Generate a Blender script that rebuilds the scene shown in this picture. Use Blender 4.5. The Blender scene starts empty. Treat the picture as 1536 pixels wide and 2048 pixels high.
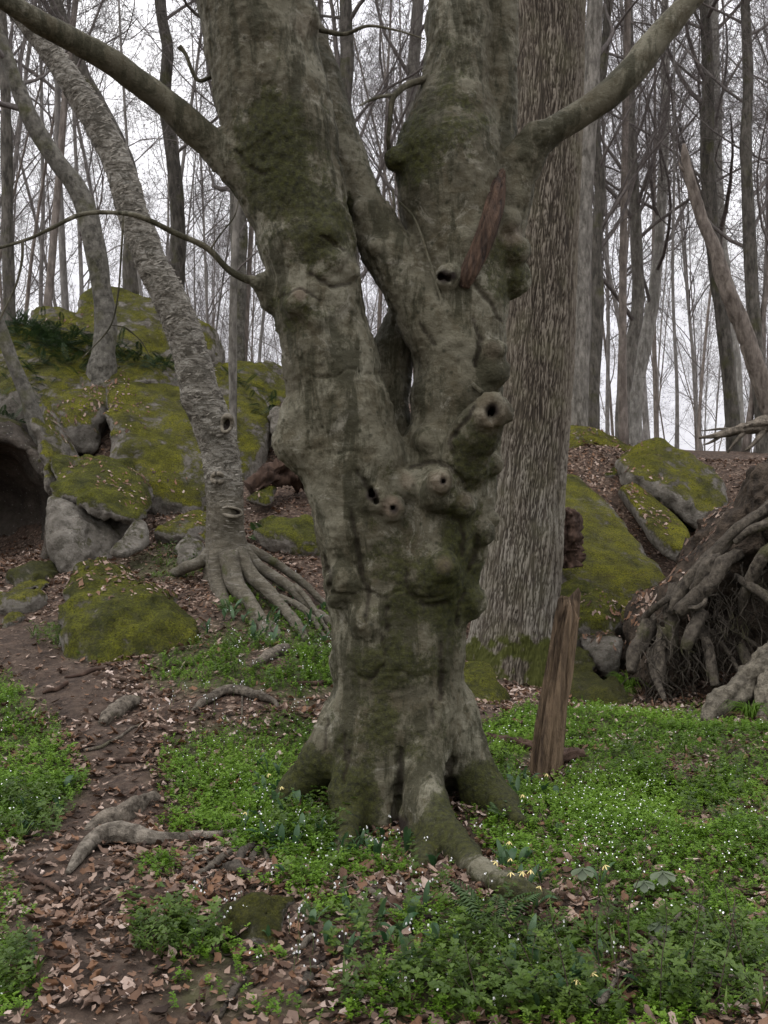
import bpy, bmesh, math, random
import numpy as np
from mathutils import Vector
from mathutils.bvhtree import BVHTree

# ------------------------------------------------------------------ camera, sky, sun, exposure
SC = bpy.context.scene
COL = SC.collection
F, CX, CY, EYE = 2000.0, 768.0, 1024.0, 1.6        # focal length and centre in photo pixels, eye height
cam = bpy.data.cameras.new('camera')
cam.sensor_fit = 'VERTICAL'; cam.sensor_height = 36.0; cam.lens = 36.0 * F / 2048.0
cam.clip_start = 0.05; cam.clip_end = 2000.0
camo = bpy.data.objects.new('camera', cam); COL.objects.link(camo)
camo.location = (0, 0, EYE); camo.rotation_euler = (math.radians(90), 0, 0)
SC.camera = camo

SUN_EL, SUN_AZ = math.radians(50), math.radians(-105)
world = bpy.data.worlds.new('World'); SC.world = world; world.use_nodes = True
wn = world.node_tree.nodes; wl = world.node_tree.links
bg = wn['Background']; bg.inputs['Strength'].default_value = 0.1
sky = wn.new('ShaderNodeTexSky'); sky.sky_type = 'NISHITA'; sky.sun_disc = False
sky.sun_elevation = SUN_EL; sky.sun_rotation = SUN_AZ; sky.dust_density = 4.0
tc = wn.new('ShaderNodeTexCoord')
nz = wn.new('ShaderNodeTexNoise'); nz.inputs['Scale'].default_value = 2.2; nz.inputs['Detail'].default_value = 4
wl.new(tc.outputs['Generated'], nz.inputs['Vector'])
rp = wn.new('ShaderNodeValToRGB')                                  # even, thin cloud cover
rp.color_ramp.elements[0].position = 0.3; rp.color_ramp.elements[0].color = (0.85, 0.84, 0.91, 1)
rp.color_ramp.elements[1].position = 0.7; rp.color_ramp.elements[1].color = (0.99, 0.98, 1.0, 1)
wl.new(nz.outputs['Fac'], rp.inputs['Fac'])
vm = wn.new('ShaderNodeVectorMath'); vm.operation = 'SCALE'; 
sz = wn.new('ShaderNodeSeparateXYZ'); wl.new(tc.outputs['Generated'], sz.inputs[0])
mr = wn.new('ShaderNodeMapRange'); mr.inputs['To Min'].default_value = 10.8; mr.inputs['To Max'].default_value = 36.0   # overcast sky: brightest overhead
wl.new(sz.outputs['Z'], mr.inputs['Value']); wl.new(mr.outputs[0], vm.inputs['Scale'])
wl.new(rp.outputs['Color'], vm.inputs[0])
mx = wn.new('ShaderNodeMix'); mx.data_type = 'RGBA'; mx.inputs[0].default_value = 0.94
wl.new(sky.outputs['Color'], mx.inputs[6]); wl.new(vm.outputs['Vector'], mx.inputs[7])
wl.new(mx.outputs[2], bg.inputs['Color'])

sun = bpy.data.lights.new('sun', 'SUN'); sun.energy = 1.1; sun.angle = math.radians(35); sun.color = (1.0, 0.97, 0.92)
suno = bpy.data.objects.new('sun', sun); COL.objects.link(suno)
_sd = Vector((math.sin(SUN_AZ) * math.cos(SUN_EL), math.cos(SUN_AZ) * math.cos(SUN_EL), math.sin(SUN_EL)))
suno.rotation_euler = _sd.to_track_quat('Z', 'Y').to_euler(); suno.location = (-6, -4, 14)

SC.view_settings.view_transform = 'Standard'; SC.view_settings.look = 'None'
SC.view_settings.gamma = 1.0; SC.view_settings.use_curve_mapping = False
SC.view_settings.exposure = -0.2
SC.render.engine = 'CYCLES'
SC.cycles.max_bounces = 5; SC.cycles.diffuse_bounces = 3; SC.cycles.glossy_bounces = 2
SC.cycles.transparent_max_bounces = 4; SC.cycles.use_denoising = True

# ------------------------------------------------------------------ small helpers
RNG = np.random.default_rng(7)

def PX(px, py, d):
    "a photo pixel at distance d (metres along the view axis) as a point"
    return np.array(((px - CX) / F * d, d, EYE - (py - CY) / F * d))

def to_px(p):
    p = np.atleast_2d(p); d = np.maximum(p[:, 1], 0.3)
    return CX + p[:, 0] / d * F, CY - (p[:, 2] - EYE) / d * F

def _h(ix, iy, iz, seed):
    with np.errstate(over='ignore'):
        n = (ix.astype(np.uint32) * np.uint32(374761393) + iy.astype(np.uint32) * np.uint32(668265263)
             + iz.astype(np.uint32) * np.uint32(2147483647 - 1274126177) + np.uint32(seed * 974711 % 4294967295))
        n = (n ^ (n >> np.uint32(13))) * np.uint32(1274126177)
        n = (n ^ (n >> np.uint32(16))) * np.uint32(2246822519)
        n = n ^ (n >> np.uint32(15))
    return n.astype(np.float32) / np.float32(4294967295.0)

def vnoise(p, seed=0):
    "value noise, -1..1, p (N,3)"
    p = np.asarray(p, dtype=np.float32); i = np.floor(p).astype(np.int64); f = p - i
    f = f * f * f * (f * (f * 6 - 15) + 10)
    x, y, z = i[:, 0], i[:, 1], i[:, 2]; r = 0
    for dx in (0, 1):
        for dy in (0, 1):
            for dz in (0, 1):
                w = (f[:, 0] if dx else 1 - f[:, 0]) * (f[:, 1] if dy else 1 - f[:, 1]) * (f[:, 2] if dz else 1 - f[:, 2])
                r = r + w * _h(x + dx, y + dy, z + dz, seed)
    return r * 2 - 1

def fbm(p, octaves=4, seed=0, gain=0.5):
    a, s, r = 1.0, 0.0, 0; p = np.asarray(p, dtype=np.float32)
    for o in range(octaves):
        r = r + a * vnoise(p + 17.3 * o, seed + o); s += a; a *= gain; p = p * 2.03
    return r / s * 1.5

def sstep(a, b, x):
    t = np.clip((x - a) / (b - a), 0, 1); return t * t * (3 - 2 * t)

def spline(pts, n):
    "Catmull-Rom through rows of pts (any number of columns), n samples"
    P = np.asarray(pts, dtype=float)
    if len(P) == 2:
        t = np.linspace(0, 1, n)[:, None]; return P[0] * (1 - t) + P[1] * t
    E = np.vstack([2 * P[0] - P[1], P, 2 * P[-1] - P[-2]])
    seg = np.linalg.norm(np.diff(P[:, :3], axis=0), axis=1); s = np.concatenate([[0], np.cumsum(seg)])
    u = np.linspace(0, s[-1], n); k = np.clip(np.searchsorted(s, u, 'right') - 1, 0, len(P) - 2)
    t = ((u - s[k]) / np.maximum(seg[k], 1e-9))[:, None]
    a, b, c, d = E[k], E[k + 1], E[k + 2], E[k + 3]
    return 0.5 * (2 * b + (c - a) * t + (2 * a - 5 * b + 4 * c - d) * t ** 2 + (3 * b - a - 3 * c + d) * t ** 3)

def mesh(name, V, Q=None, T=None, mat=None, attrs=None, smooth=True):
    me = bpy.data.meshes.new(name); V = np.asarray(V, dtype=np.float32)
    Q = np.zeros((0, 4), np.int32) if Q is None or len(Q) == 0 else np.asarray(Q, np.int32)
    T = np.zeros((0, 3), np.int32) if T is None or len(T) == 0 else np.asarray(T, np.int32)
    me.vertices.add(len(V)); me.vertices.foreach_set('co', V.ravel())
    lv = np.concatenate([Q.ravel(), T.ravel()]).astype(np.int32)
    me.loops.add(len(lv)); me.loops.foreach_set('vertex_index', lv)
    me.polygons.add(len(Q) + len(T))
    me.polygons.foreach_set('loop_start', np.concatenate([np.arange(len(Q)) * 4, len(Q) * 4 + np.arange(len(T)) * 3]).astype(np.int32))
    me.update(calc_edges=True)
    if smooth: me.shade_smooth()
    else: me.shade_flat()
    for k, a in (attrs or {}).items():
        at = me.attributes.new(k, 'FLOAT', 'POINT'); at.data.foreach_set('value', np.asarray(a, np.float32))
    if mat is not None: me.materials.append(mat)
    return me

def link(name, me, parent=None):
    o = bpy.data.objects.new(name, me); COL.objects.link(o)
    if parent is not None: o.parent = parent
    return o

def tag(o, label=None, cat=None, group=None, kind=None):
    if label: o['label'] = label
    if cat: o['category'] = cat
    if group: o['group'] = group
    if kind: o['kind'] = kind
    return o

def thing(name, label, cat, base, group=None):
    o = bpy.data.objects.new(name, None); COL.objects.link(o); o.location = [float(v) for v in base]
    o.empty_display_size = 0.2
    return tag(o, label, cat, group)

def part(name, geo, mat, parent, attrs=None, smooth=True):
    "geo = (V, Q, T) in world coordinates; becomes a child of the Empty / mesh parent"
    V = np.asarray(geo[0], float) - np.array(root_loc(parent))
    return link(name, mesh(name, V, geo[1], geo[2] if len(geo) > 2 else None, mat, attrs, smooth), parent)

def root_loc(o):
    l = Vector((0, 0, 0))
    while o is not None: l = l + o.location; o = o.parent
    return l

def single(name, geo, mat, label, cat, group=None, kind=None, attrs=None, smooth=True, base=None):
    V = np.asarray(geo[0], float)
    if base is None: base = np.array((V[:, 0].mean(), V[:, 1].mean(), V[:, 2].min()))
    o = link(name, mesh(name, V - base, geo[1], geo[2] if len(geo) > 2 else None, mat, attrs, smooth))
    o.location = [float(v) for v in base]
    return tag(o, label, cat, group, kind)

def join(geos):
    V, Q, T, n = [], [], [], 0
    for g in geos:
        V.append(g[0])
        if g[1] is not None and len(g[1]): Q.append(np.asarray(g[1]) + n)
        if len(g) > 2 and g[2] is not None and len(g[2]): T.append(np.asarray(g[2]) + n)
        n += len(g[0])
    return (np.vstack(V), np.vstack(Q) if Q else None, np.vstack(T) if T else None)

def tubes(P, R, sides=6, cap=True, rnd=None):
    "many tubes at once: P (M,n,3), R (M,n)"
    P = np.asarray(P, float); R = np.asarray(R, float)
    if P.ndim == 2: P = P[None]; R = R[None]
    M, n, _ = P.shape
    Tn = np.gradient(P, axis=1); Tn /= np.linalg.norm(Tn, axis=2, keepdims=True) + 1e-9
    m = Tn.mean(axis=1); ref = np.zeros((M, 3)); ref[np.arange(M), np.argmin(np.abs(m), axis=1)] = 1.0
    U = np.cross(Tn, ref[:, None, :]); U /= np.linalg.norm(U, axis=2, keepdims=True) + 1e-9
    W = np.cross(Tn, U)
    a = np.arange(sides) / sides * 2 * np.pi
    V = P[:, :, None, :] + R[:, :, None, None] * (U[:, :, None, :] * np.cos(a)[None, None, :, None] + W[:, :, None, :] * np.sin(a)[None, None, :, None])
    idx = np.arange(M * n * sides).reshape(M, n, sides)
    A = idx[:, :-1, :]; B = np.roll(idx, -1, axis=2)[:, :-1, :]; C = np.roll(idx, -1, axis=2)[:, 1:, :]; D = idx[:, 1:, :]
    Q = np.stack([A, B, C, D], axis=-1).reshape(-1, 4); V = V.reshape(-1, 3); T = None
    if cap:
        c0 = len(V); V = np.vstack([V, P[:, 0], P[:, -1]])
        e0 = (c0 + np.arange(M))[:, None] + np.zeros((1, sides), int); e1 = e0 + M
        T = np.vstack([np.stack([np.roll(idx[:, 0], -1, 1), idx[:, 0], e0], -1).reshape(-1, 3),
                       np.stack([idx[:, -1], np.roll(idx[:, -1], -1, 1), e1], -1).reshape(-1, 3)])
    return V, Q, T

def rough_tube(S, sides, disp, endcap=True):
    """one trunk or root with real relief. S (n,4) = x,y,z,r; disp(theta, s, xyz) -> metres.
    returns geo and per-vertex (theta, s)"""
    P, R = S[:, :3], S[:, 3]; n = len(P)
    Tn = np.gradient(P, axis=0); Tn /= np.linalg.norm(Tn, axis=1, keepdims=True)
    m = Tn.mean(0); ref = np.zeros(3); ref[np.argmin(np.abs(m))] = 1
    U = np.cross(Tn, ref); U /= np.linalg.norm(U, axis=1, keepdims=True); W = np.cross(Tn, U)
    a = np.arange(sides) / sides * 2 * np.pi
    D = U[:, None] * np.cos(a)[None, :, None] + W[:, None] * np.sin(a)[None, :, None]
    s = np.concatenate([[0], np.cumsum(np.linalg.norm(np.diff(P, axis=0), axis=1))])
    X = P[:, None] + D * R[:, None, None]
    th = np.broadcast_to(a, (n, sides)).ravel(); ss = np.repeat(s, sides)
    dd = disp(th, ss, X.reshape(-1, 3), np.repeat(R, sides))
    V = X.reshape(-1, 3) + D.reshape(-1, 3) * dd[:, None]
    idx = np.arange(n * sides).reshape(n, sides); B = np.roll(idx, -1, 1)
    Q = np.stack([idx[:-1], B[:-1], B[1:], idx[1:]], -1).reshape(-1, 4)
    T = None
    if endcap:
        V = np.vstack([V, P[:1], P[-1:]]); c = n * sides
        T = np.vstack([np.stack([B[0], idx[0], np.full(sides, c)], -1), np.stack([idx[-1], B[-1], np.full(sides, c + 1)], -1)])
        th = np.append(th, [0, 0]); ss = np.append(ss, [0, s[-1]]); dd = np.append(dd, [dd[:sides].mean(), dd[-sides:].mean()])
    return (V, Q, T), th, ss, dd

# ------------------------------------------------------------------ implicit solids (smooth unions meshed by surface nets)
class Field:
    def __init__(self, lo, hi, res):
        self.lo = np.array(lo, float); self.res = res
        self.n = np.ceil((np.array(hi) - self.lo) / res).astype(int) + 1
        self.f = np.full(self.n, 0.5, np.float32)
    def _box(self, lo, hi):
        a = np.clip(np.floor((np.array(lo) - self.lo) / self.res).astype(int), 0, self.n)
        b = np.clip(np.ceil((np.array(hi) - self.lo) / self.res).astype(int) + 1, 0, self.n)
        sl = tuple(slice(i, j) for i, j in zip(a, b))
        ax = [self.lo[k] + self.res * np.arange(a[k], b[k]) for k in range(3)]
        return sl, ax[0][:, None, None].astype(np.float32), ax[1][None, :, None].astype(np.float32), ax[2][None, None, :].astype(np.float32)
    def _cone(self, a, b, ra, rb, pad):
        a, b = np.array(a, float), np.array(b, float); r = max(ra, rb) + pad
        sl, x, y, z = self._box(np.minimum(a, b) - r, np.maximum(a, b) + r)
        ab = b - a; L2 = max(ab @ ab, 1e-9)
        t = np.clip(((x - a[0]) * ab[0] + (y - a[1]) * ab[1] + (z - a[2]) * ab[2]) / L2, 0, 1)
        d = np.sqrt((x - a[0] - t * ab[0]) ** 2 + (y - a[1] - t * ab[1]) ** 2 + (z - a[2] - t * ab[2]) ** 2) - (ra + (rb - ra) * t)
        return sl, d.astype(np.float32)
    def add(self, a, b, ra, rb, k=0.05):
        sl, d = self._cone(a, b, ra, rb, k + 0.15); g = self.f[sl]
        if g.size == 0: return
        h = np.maximum(k - np.abs(g - d), 0) / k
        self.f[sl] = np.minimum(g, d) - h * h * k * 0.25
    def cut(self, a, b, ra, rb, k=0.02):
        sl, d = self._cone(a, b, ra, rb, k + 0.05); g = self.f[sl]; d = -d
        if g.size == 0: return
        h = np.maximum(k - np.abs(g - d), 0) / k
        self.f[sl] = np.maximum(g, d) + h * h * k * 0.25
    def ball(self, c, r, k=0.05): self.add(c, c, r, r, k)
    def chain(self, S, k=0.05):
        for p, q in zip(S[:-1], S[1:]): self.add(p[:3], q[:3], p[3], q[3], k)
    def hull(self, N, D, rnd, k_union=None):
        "intersection of half spaces n.x <= d, edges rounded by smooth maximum"
        x = (self.lo[0] + self.res * np.arange(self.n[0]))[:, None, None]; y = (self.lo[1] + self.res * np.arange(self.n[1]))[None, :, None]
        z = (self.lo[2] + self.res * np.arange(self.n[2]))[None, None, :]; g = None
        for n, d in zip(N, D):
            e = (n[0] * x + n[1] * y + n[2] * z - d).astype(np.float32)
            if g is None: g = e
            else:
                h = np.maximum(rnd - np.abs(g - e), 0) / rnd; g = np.maximum(g, e) + h * h * rnd * 0.25
        if k_union is None: self.f = g
        else:
            h = np.maximum(k_union - np.abs(g - self.f), 0) / k_union; self.f = np.minimum(self.f, g) - h * h * k_union * 0.25
    def warp(self, scale, amp, octaves=3, seed=0, stretch=(1, 1, 1)):
        m = np.abs(self.f) < amp * 2.5 + self.res * 2; ii = np.argwhere(m)
        if len(ii) == 0: return
        p = (self.lo + ii * self.res) * np.array(stretch) * scale
        self.f[m] += amp * fbm(p, octaves, seed)
    def mesh(self):
        f = self.f; s = f < 0; n = np.array(f.shape)
        c = np.zeros(n - 1, np.uint8)
        for dx in (0, 1):
            for dy in (0, 1):
                for dz in (0, 1): c += s[dx:n[0] - 1 + dx, dy:n[1] - 1 + dy, dz:n[2] - 1 + dz]
        act = (c > 0) & (c < 8); ii = np.argwhere(act); idx = np.full(act.shape, -1, np.int32); idx[act] = np.arange(len(ii))
        acc = np.zeros((len(ii), 3), np.float32); cnt = np.zeros(len(ii), np.float32)
        corner = {}
        for dx in (0, 1):
            for dy in (0, 1):
                for dz in (0, 1): corner[dx, dy, dz] = f[ii[:, 0] + dx, ii[:, 1] + dy, ii[:, 2] + dz]
        for a in corner:
            for ax in range(3):
                if a[ax] == 0:
                    b = list(a); b[ax] = 1; fa, fb = corner[a], corner[tuple(b)]; cr = (fa < 0) != (fb < 0)
                    t = np.where(cr, fa / np.where(cr, fa - fb, 1), 0); p = np.tile(np.array(a, np.float32), (len(ii), 1)); p[:, ax] = t
                    acc += p * cr[:, None]; cnt += cr
        V = self.lo + (ii + acc / cnt[:, None]) * self.res
        Q = []
        for ax in range(3):
            o1, o2 = [k for k in range(3) if k != ax]
            lo = [slice(None)] * 3; hi = [slice(None)] * 3; lo[ax] = slice(0, n[ax] - 1); hi[ax] = slice(1, n[ax])
            e = np.argwhere(s[tuple(lo)] != s[tuple(hi)])
            e = e[(e[:, o1] > 0) & (e[:, o2] > 0) & (e[:, o1] < n[o1] - 1) & (e[:, o2] < n[o2] - 1)]
            if len(e) == 0: continue
            def at(d1, d2):
                q = e.copy(); q[:, o1] -= d1; q[:, o2] -= d2; return idx[q[:, 0], q[:, 1], q[:, 2]]
            quad = np.stack([at(1, 1), at(0, 1), at(0, 0), at(1, 0)], -1)
            ins = s[e[:, 0], e[:, 1], e[:, 2]]
            flip = ins if ax != 1 else ~ins
            quad[~flip] = quad[~flip][:, ::-1]; Q.append(quad)
        return V, np.vstack(Q), None
    def normals(self, V):
        q = (V - self.lo) / self.res; g = []
        for ax in range(3):
            e = np.zeros(3); e[ax] = 1.0; g.append(self.samp(q + e) - self.samp(q - e))
        g = np.stack(g, -1); return g / (np.linalg.norm(g, axis=1, keepdims=True) + 1e-9)
    def samp(self, q):
        q = np.clip(q, 0, self.n - 1.001); i = q.astype(int); t = q - i; r = 0
        for dx in (0, 1):
            for dy in (0, 1):
                for dz in (0, 1):
                    w = (t[:, 0] if dx else 1 - t[:, 0]) * (t[:, 1] if dy else 1 - t[:, 1]) * (t[:, 2] if dz else 1 - t[:, 2])
                    r = r + w * self.f[i[:, 0] + dx, i[:, 1] + dy, i[:, 2] + dz]
        return r

# ------------------------------------------------------------------ materials
class NT:
    "short-hand for building a node tree"
    def __init__(self, name):
        self.m = bpy.data.materials.new(name); self.m.use_nodes = True
        self.n = self.m.node_tree.nodes; self.l = self.m.node_tree.links
        self.b = self.n['Principled BSDF']; self.b.inputs['Specular IOR Level'].default_value = 0.25
        t = self.n.new('ShaderNodeTexCoord'); self.co = t.outputs['Object']
    def _in(self, sock, v):
        if hasattr(v, 'is_linked') or isinstance(v, bpy.types.NodeSocket): self.l.new(v, sock)
        elif isinstance(v, (tuple, list)) and len(v) == 3 and sock.type == 'RGBA': sock.default_value = (*v, 1)
        else: sock.default_value = v
    def scale(self, v, co=None):
        m = self.n.new('ShaderNodeMapping'); self.l.new(co or self.co, m.inputs['Vector']); m.inputs['Scale'].default_value = v; return m.outputs[0]
    def noise(self, scale, detail=4, co=None, rough=0.55, dist=0.0):
        t = self.n.new('ShaderNodeTexNoise'); self.l.new(co or self.co, t.inputs['Vector'])
        t.inputs['Scale'].default_value = scale; t.inputs['Detail'].default_value = detail; t.inputs['Roughness'].default_value = rough; t.inputs['Distortion'].default_value = dist
        return t.outputs['Fac']
    def voro(self, scale, co=None, feature='F1', out='Distance', rnd=1.0):
        t = self.n.new('ShaderNodeTexVoronoi'); self.l.new(co or self.co, t.inputs['Vector']); t.feature = feature
        t.inputs['Scale'].default_value = scale; t.inputs['Randomness'].default_value = rnd; return t.outputs[out]
    def ramp(self, fac, stops):
        r = self.n.new('ShaderNodeValToRGB'); self._in(r.inputs['Fac'], fac); e = r.color_ramp.elements
        while len(e) < len(stops): e.new(0.5)
        for el, (p, c) in zip(e, stops):
            el.position = p; el.color = (*c, 1) if isinstance(c, (tuple, list)) else (c, c, c, 1)
        return r.outputs['Color']
    def mix(self, fac, a, b, mode='MIX'):
        m = self.n.new('ShaderNodeMix'); m.data_type = 'RGBA'; m.blend_type = mode
        self._in(m.inputs[0], fac); self._in(m.inputs[6], a); self._in(m.inputs[7], b); return m.outputs[2]
    def math(self, op, a, b=0.0, clamp=False):
        m = self.n.new('ShaderNodeMath'); m.operation = op; m.use_clamp = clamp; self._in(m.inputs[0], a); self._in(m.inputs[1], b); return m.outputs[0]
    def attr(self, name):
        a = self.n.new('ShaderNodeAttribute'); a.attribute_name = name; return a.outputs['Fac']
    def upness(self):
        g = self.n.new('ShaderNodeNewGeometry'); s = self.n.new('ShaderNodeSeparateXYZ'); self.l.new(g.outputs['Normal'], s.inputs[0]); return s.outputs['Z']
    def objrand(self):
        return self.n.new('ShaderNodeObjectInfo').outputs['Random']
    def bump(self, h, strength=0.5, dist=0.02):
        b = self.n.new('ShaderNodeBump'); b.inputs['Strength'].default_value = strength; b.inputs['Distance'].default_value = dist
        if self.b.inputs['Normal'].is_linked: self.l.new(self.b.inputs['Normal'].links[0].from_socket, b.inputs['Normal'])
        self._in(b.inputs['Height'], h); self.l.new(b.outputs[0], self.b.inputs['Normal'])
    def done(self, color, rough=0.85):
        self._in(self.b.inputs['Base Color'], color); self._in(self.b.inputs['Roughness'], rough); return self.m

def mat_beech():
    t = NT('beech_bark')
    big = t.noise(2.0, 6, rough=0.6); mid = t.noise(7.0, 8, rough=0.78, dist=0.5); fine = t.noise(42, 5, rough=0.8)
    streak = t.noise(3.6, 7, t.scale((1.7, 1.7, 0.42)), 0.72, 0.4); wr = t.noise(8, 6, t.scale((1, 1, 6)), 0.75)
    c = t.ramp(big, [(0.34, (0.068, 0.060, 0.037)), (0.50, (0.128, 0.117, 0.078)), (0.68, (0.225, 0.213, 0.155))])
    c = t.mix(t.ramp(mid, [(0.48, 0.0), (0.59, 0.75)]), c, (0.066, 0.054, 0.028))
    c = t.mix(t.ramp(t.noise(5.2, 7, rough=0.75, dist=1.0), [(0.56, 0.0), (0.63, 0.5)]), c, (0.30, 0.285, 0.225))
    c = t.mix(t.ramp(streak, [(0.48, 0.0), (0.57, 0.85)]), c, (0.030, 0.028, 0.012))
    mossn = t.math('ADD', t.math('MULTIPLY', t.noise(8.5, 8, rough=0.8), 0.95), t.attr('moss'))
    c = t.mix(t.ramp(mossn, [(0.63, 0.0), (0.72, 0.8), (0.95, 0.97)]), c, t.mix(t.ramp(t.noise(36, 4, rough=0.8), [(0.35, 0.0), (0.65, 1.0)]), (0.010, 0.011, 0.003), (0.050, 0.053, 0.008)))
    c = t.mix(t.ramp(t.voro(14), [(0.07, 0.75), (0.20, 0.0)]), c, (0.026, 0.026, 0.012))
    c = t.mix(t.ramp(t.noise(75, 3), [(0.60, 0.0), (0.75, 0.18)]), c, (0.24, 0.23, 0.18))
    c = t.mix(t.ramp(wr, [(0.30, 0.5), (0.38, 0.0)]), c, (0.028, 0.025, 0.015))
    c = t.mix(t.attr('scar'), c, t.mix(t.noise(25, 3), (0.08, 0.045, 0.026), (0.27, 0.21, 0.16)))
    c = t.mix(t.attr('recess_dark'), c, (0.018, 0.012, 0.008))
    t.bump(mid, 0.4, 0.04); t.bump(wr, 0.35, 0.02); t.bump(t.ramp(t.voro(48), [(0.0, 1.0), (0.4, 0.0)]), 0.25, 0.010); t.bump(fine, 0.9, 0.018)
    t.bump(mossn, 0.4, 0.03)
    return t.done(c, 0.8)

def mat_tulip():
    t = NT('furrowed_bark')
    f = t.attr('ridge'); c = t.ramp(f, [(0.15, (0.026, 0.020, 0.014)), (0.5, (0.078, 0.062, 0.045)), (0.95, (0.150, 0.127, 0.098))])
    pale = t.attr('pale'); c = t.mix(t.math('MULTIPLY', pale, t.ramp(f, [(0.35, 0.1), (0.75, 0.7)])), c, (0.27, 0.255, 0.215))
    c = t.mix(t.ramp(t.noise(3.5, 4), [(0.45, 0.0), (0.7, 0.35)]), c, (0.12, 0.115, 0.065))
    m = t.math('ADD', t.attr('moss'), t.math('MULTIPLY', t.math('SUBTRACT', t.noise(9, 5), 0.5), 1.2))
    c = t.mix(t.ramp(m, [(0.45, 0.0), (0.6, 1.0)]), c, t.mix(t.noise(25, 3), (0.032, 0.036, 0.008), (0.075, 0.082, 0.016)))
    t.bump(t.noise(30, 5, t.scale((1, 1, 0.35)), 0.7), 0.7, 0.02)
    return t.done(c, 0.9)

def mat_birch():
    t = NT('yellow_birch_bark')
    band = t.noise(6, 8, t.scale((1.0, 1.0, 3.2)), 0.85, 1.2)
    c = t.ramp(band, [(0.40, (0.020, 0.016, 0.011)), (0.47, (0.13, 0.115, 0.088)), (0.54, (0.28, 0.26, 0.215)), (0.66, (0.48, 0.465, 0.41))])
    c = t.mix(t.ramp(t.noise(7, 7, rough=0.8, dist=0.6), [(0.50, 0.0), (0.58, 0.8)]), c, (0.055, 0.048, 0.033))
    c = t.mix(t.ramp(t.attr('low'), [(0.2, 0.0), (0.9, 0.7)]), c, t.mix(t.noise(14, 4), (0.034, 0.028, 0.017), (0.19, 0.165, 0.112)))
    m = t.math('ADD', t.attr('moss'), t.math('MULTIPLY', t.math('SUBTRACT', t.noise(8, 5), 0.5), 1.3))
    c = t.mix(t.ramp(m, [(0.5, 0.0), (0.66, 0.9)]), c, (0.060, 0.066, 0.014))
    t.bump(band, 0.8, 0.03); t.bump(t.noise(40, 5, t.scale((1, 1, 4)), 0.8), 0.9, 0.02)
    return t.done(c, 0.75)

def mat_bark(name, dark, light, moss=0.0, zs=0.3, scale=14):
    t = NT(name); n = t.noise(scale, 5, t.scale((1, 1, zs)), 0.7)
    c = t.ramp(n, [(0.38, dark), (0.62, light)])
    c = t.mix(t.ramp(t.noise(4.6, 6, rough=0.75), [(0.46, 0.0), (0.60, 0.6)]), c, tuple(0.45 * v for v in light))
    c = t.mix(t.math('MULTIPLY', t.objrand(), 0.35), c, tuple(0.6 * v for v in dark))
    if moss: c = t.mix(t.ramp(t.noise(3.0, 5), [(0.58 - 0.10 * moss, 0.0), (0.68, 0.7)]), c, (0.062, 0.062, 0.022))
    t.bump(n, 1.0, 0.04); t.bump(t.noise(scale * 3.2, 5, rough=0.8), 0.8, 0.015)
    return t.done(c, 0.9)

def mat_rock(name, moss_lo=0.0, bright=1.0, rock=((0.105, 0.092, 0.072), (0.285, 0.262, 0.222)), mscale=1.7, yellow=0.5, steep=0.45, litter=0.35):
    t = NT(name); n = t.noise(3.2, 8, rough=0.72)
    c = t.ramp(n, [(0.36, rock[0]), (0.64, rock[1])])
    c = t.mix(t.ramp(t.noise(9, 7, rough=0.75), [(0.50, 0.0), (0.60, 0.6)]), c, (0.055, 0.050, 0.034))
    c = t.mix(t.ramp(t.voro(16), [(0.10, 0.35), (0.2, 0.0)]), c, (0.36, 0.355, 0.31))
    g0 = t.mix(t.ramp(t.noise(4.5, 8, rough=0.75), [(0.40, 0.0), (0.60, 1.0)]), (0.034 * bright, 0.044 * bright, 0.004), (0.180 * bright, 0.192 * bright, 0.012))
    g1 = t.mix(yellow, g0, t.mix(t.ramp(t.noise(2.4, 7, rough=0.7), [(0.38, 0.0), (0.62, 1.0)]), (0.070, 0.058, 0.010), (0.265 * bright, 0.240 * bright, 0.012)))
    g1 = t.mix(t.ramp(t.noise(55, 4, rough=0.85), [(0.36, 0.0), (0.58, 0.85)]), tuple(0.22 * v for v in (0.1, 0.1, 0.02)), g1)
    up = t.math('MULTIPLY', t.upness(), steep)
    m = t.math('ADD', t.math('ADD', t.math('MULTIPLY', t.noise(mscale, 10, rough=0.78, dist=0.4), 1.7), up), moss_lo - 0.15)
    msk = t.ramp(m, [(0.78, 0.0), (0.88, 0.85), (1.05, 1.0)])
    c = t.mix(msk, c, g1)
    if litter: c = t.mix(t.ramp(t.noise(6.5, 8, rough=0.8), [(0.56, 0.0), (0.64, litter)]), c, (0.10, 0.066, 0.040))
    t.bump(t.noise(5, 9, rough=0.75), 0.9, 0.18); t.bump(t.math('MULTIPLY', msk, t.noise(32, 6, rough=0.8)), 1.0, 0.06)
    return t.done(c, 0.92)

def mat_plain(name, a, b, scale=20, rough=0.85, bump=0.4, zs=1.0, dist=0.01):
    t = NT(name); n = t.noise(scale, 5, t.scale((1, 1, zs)), 0.65)
    c = t.ramp(n, [(0.3, a), (0.7, b)]); t.bump(n, bump, dist); return t.done(c, rough)

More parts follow.
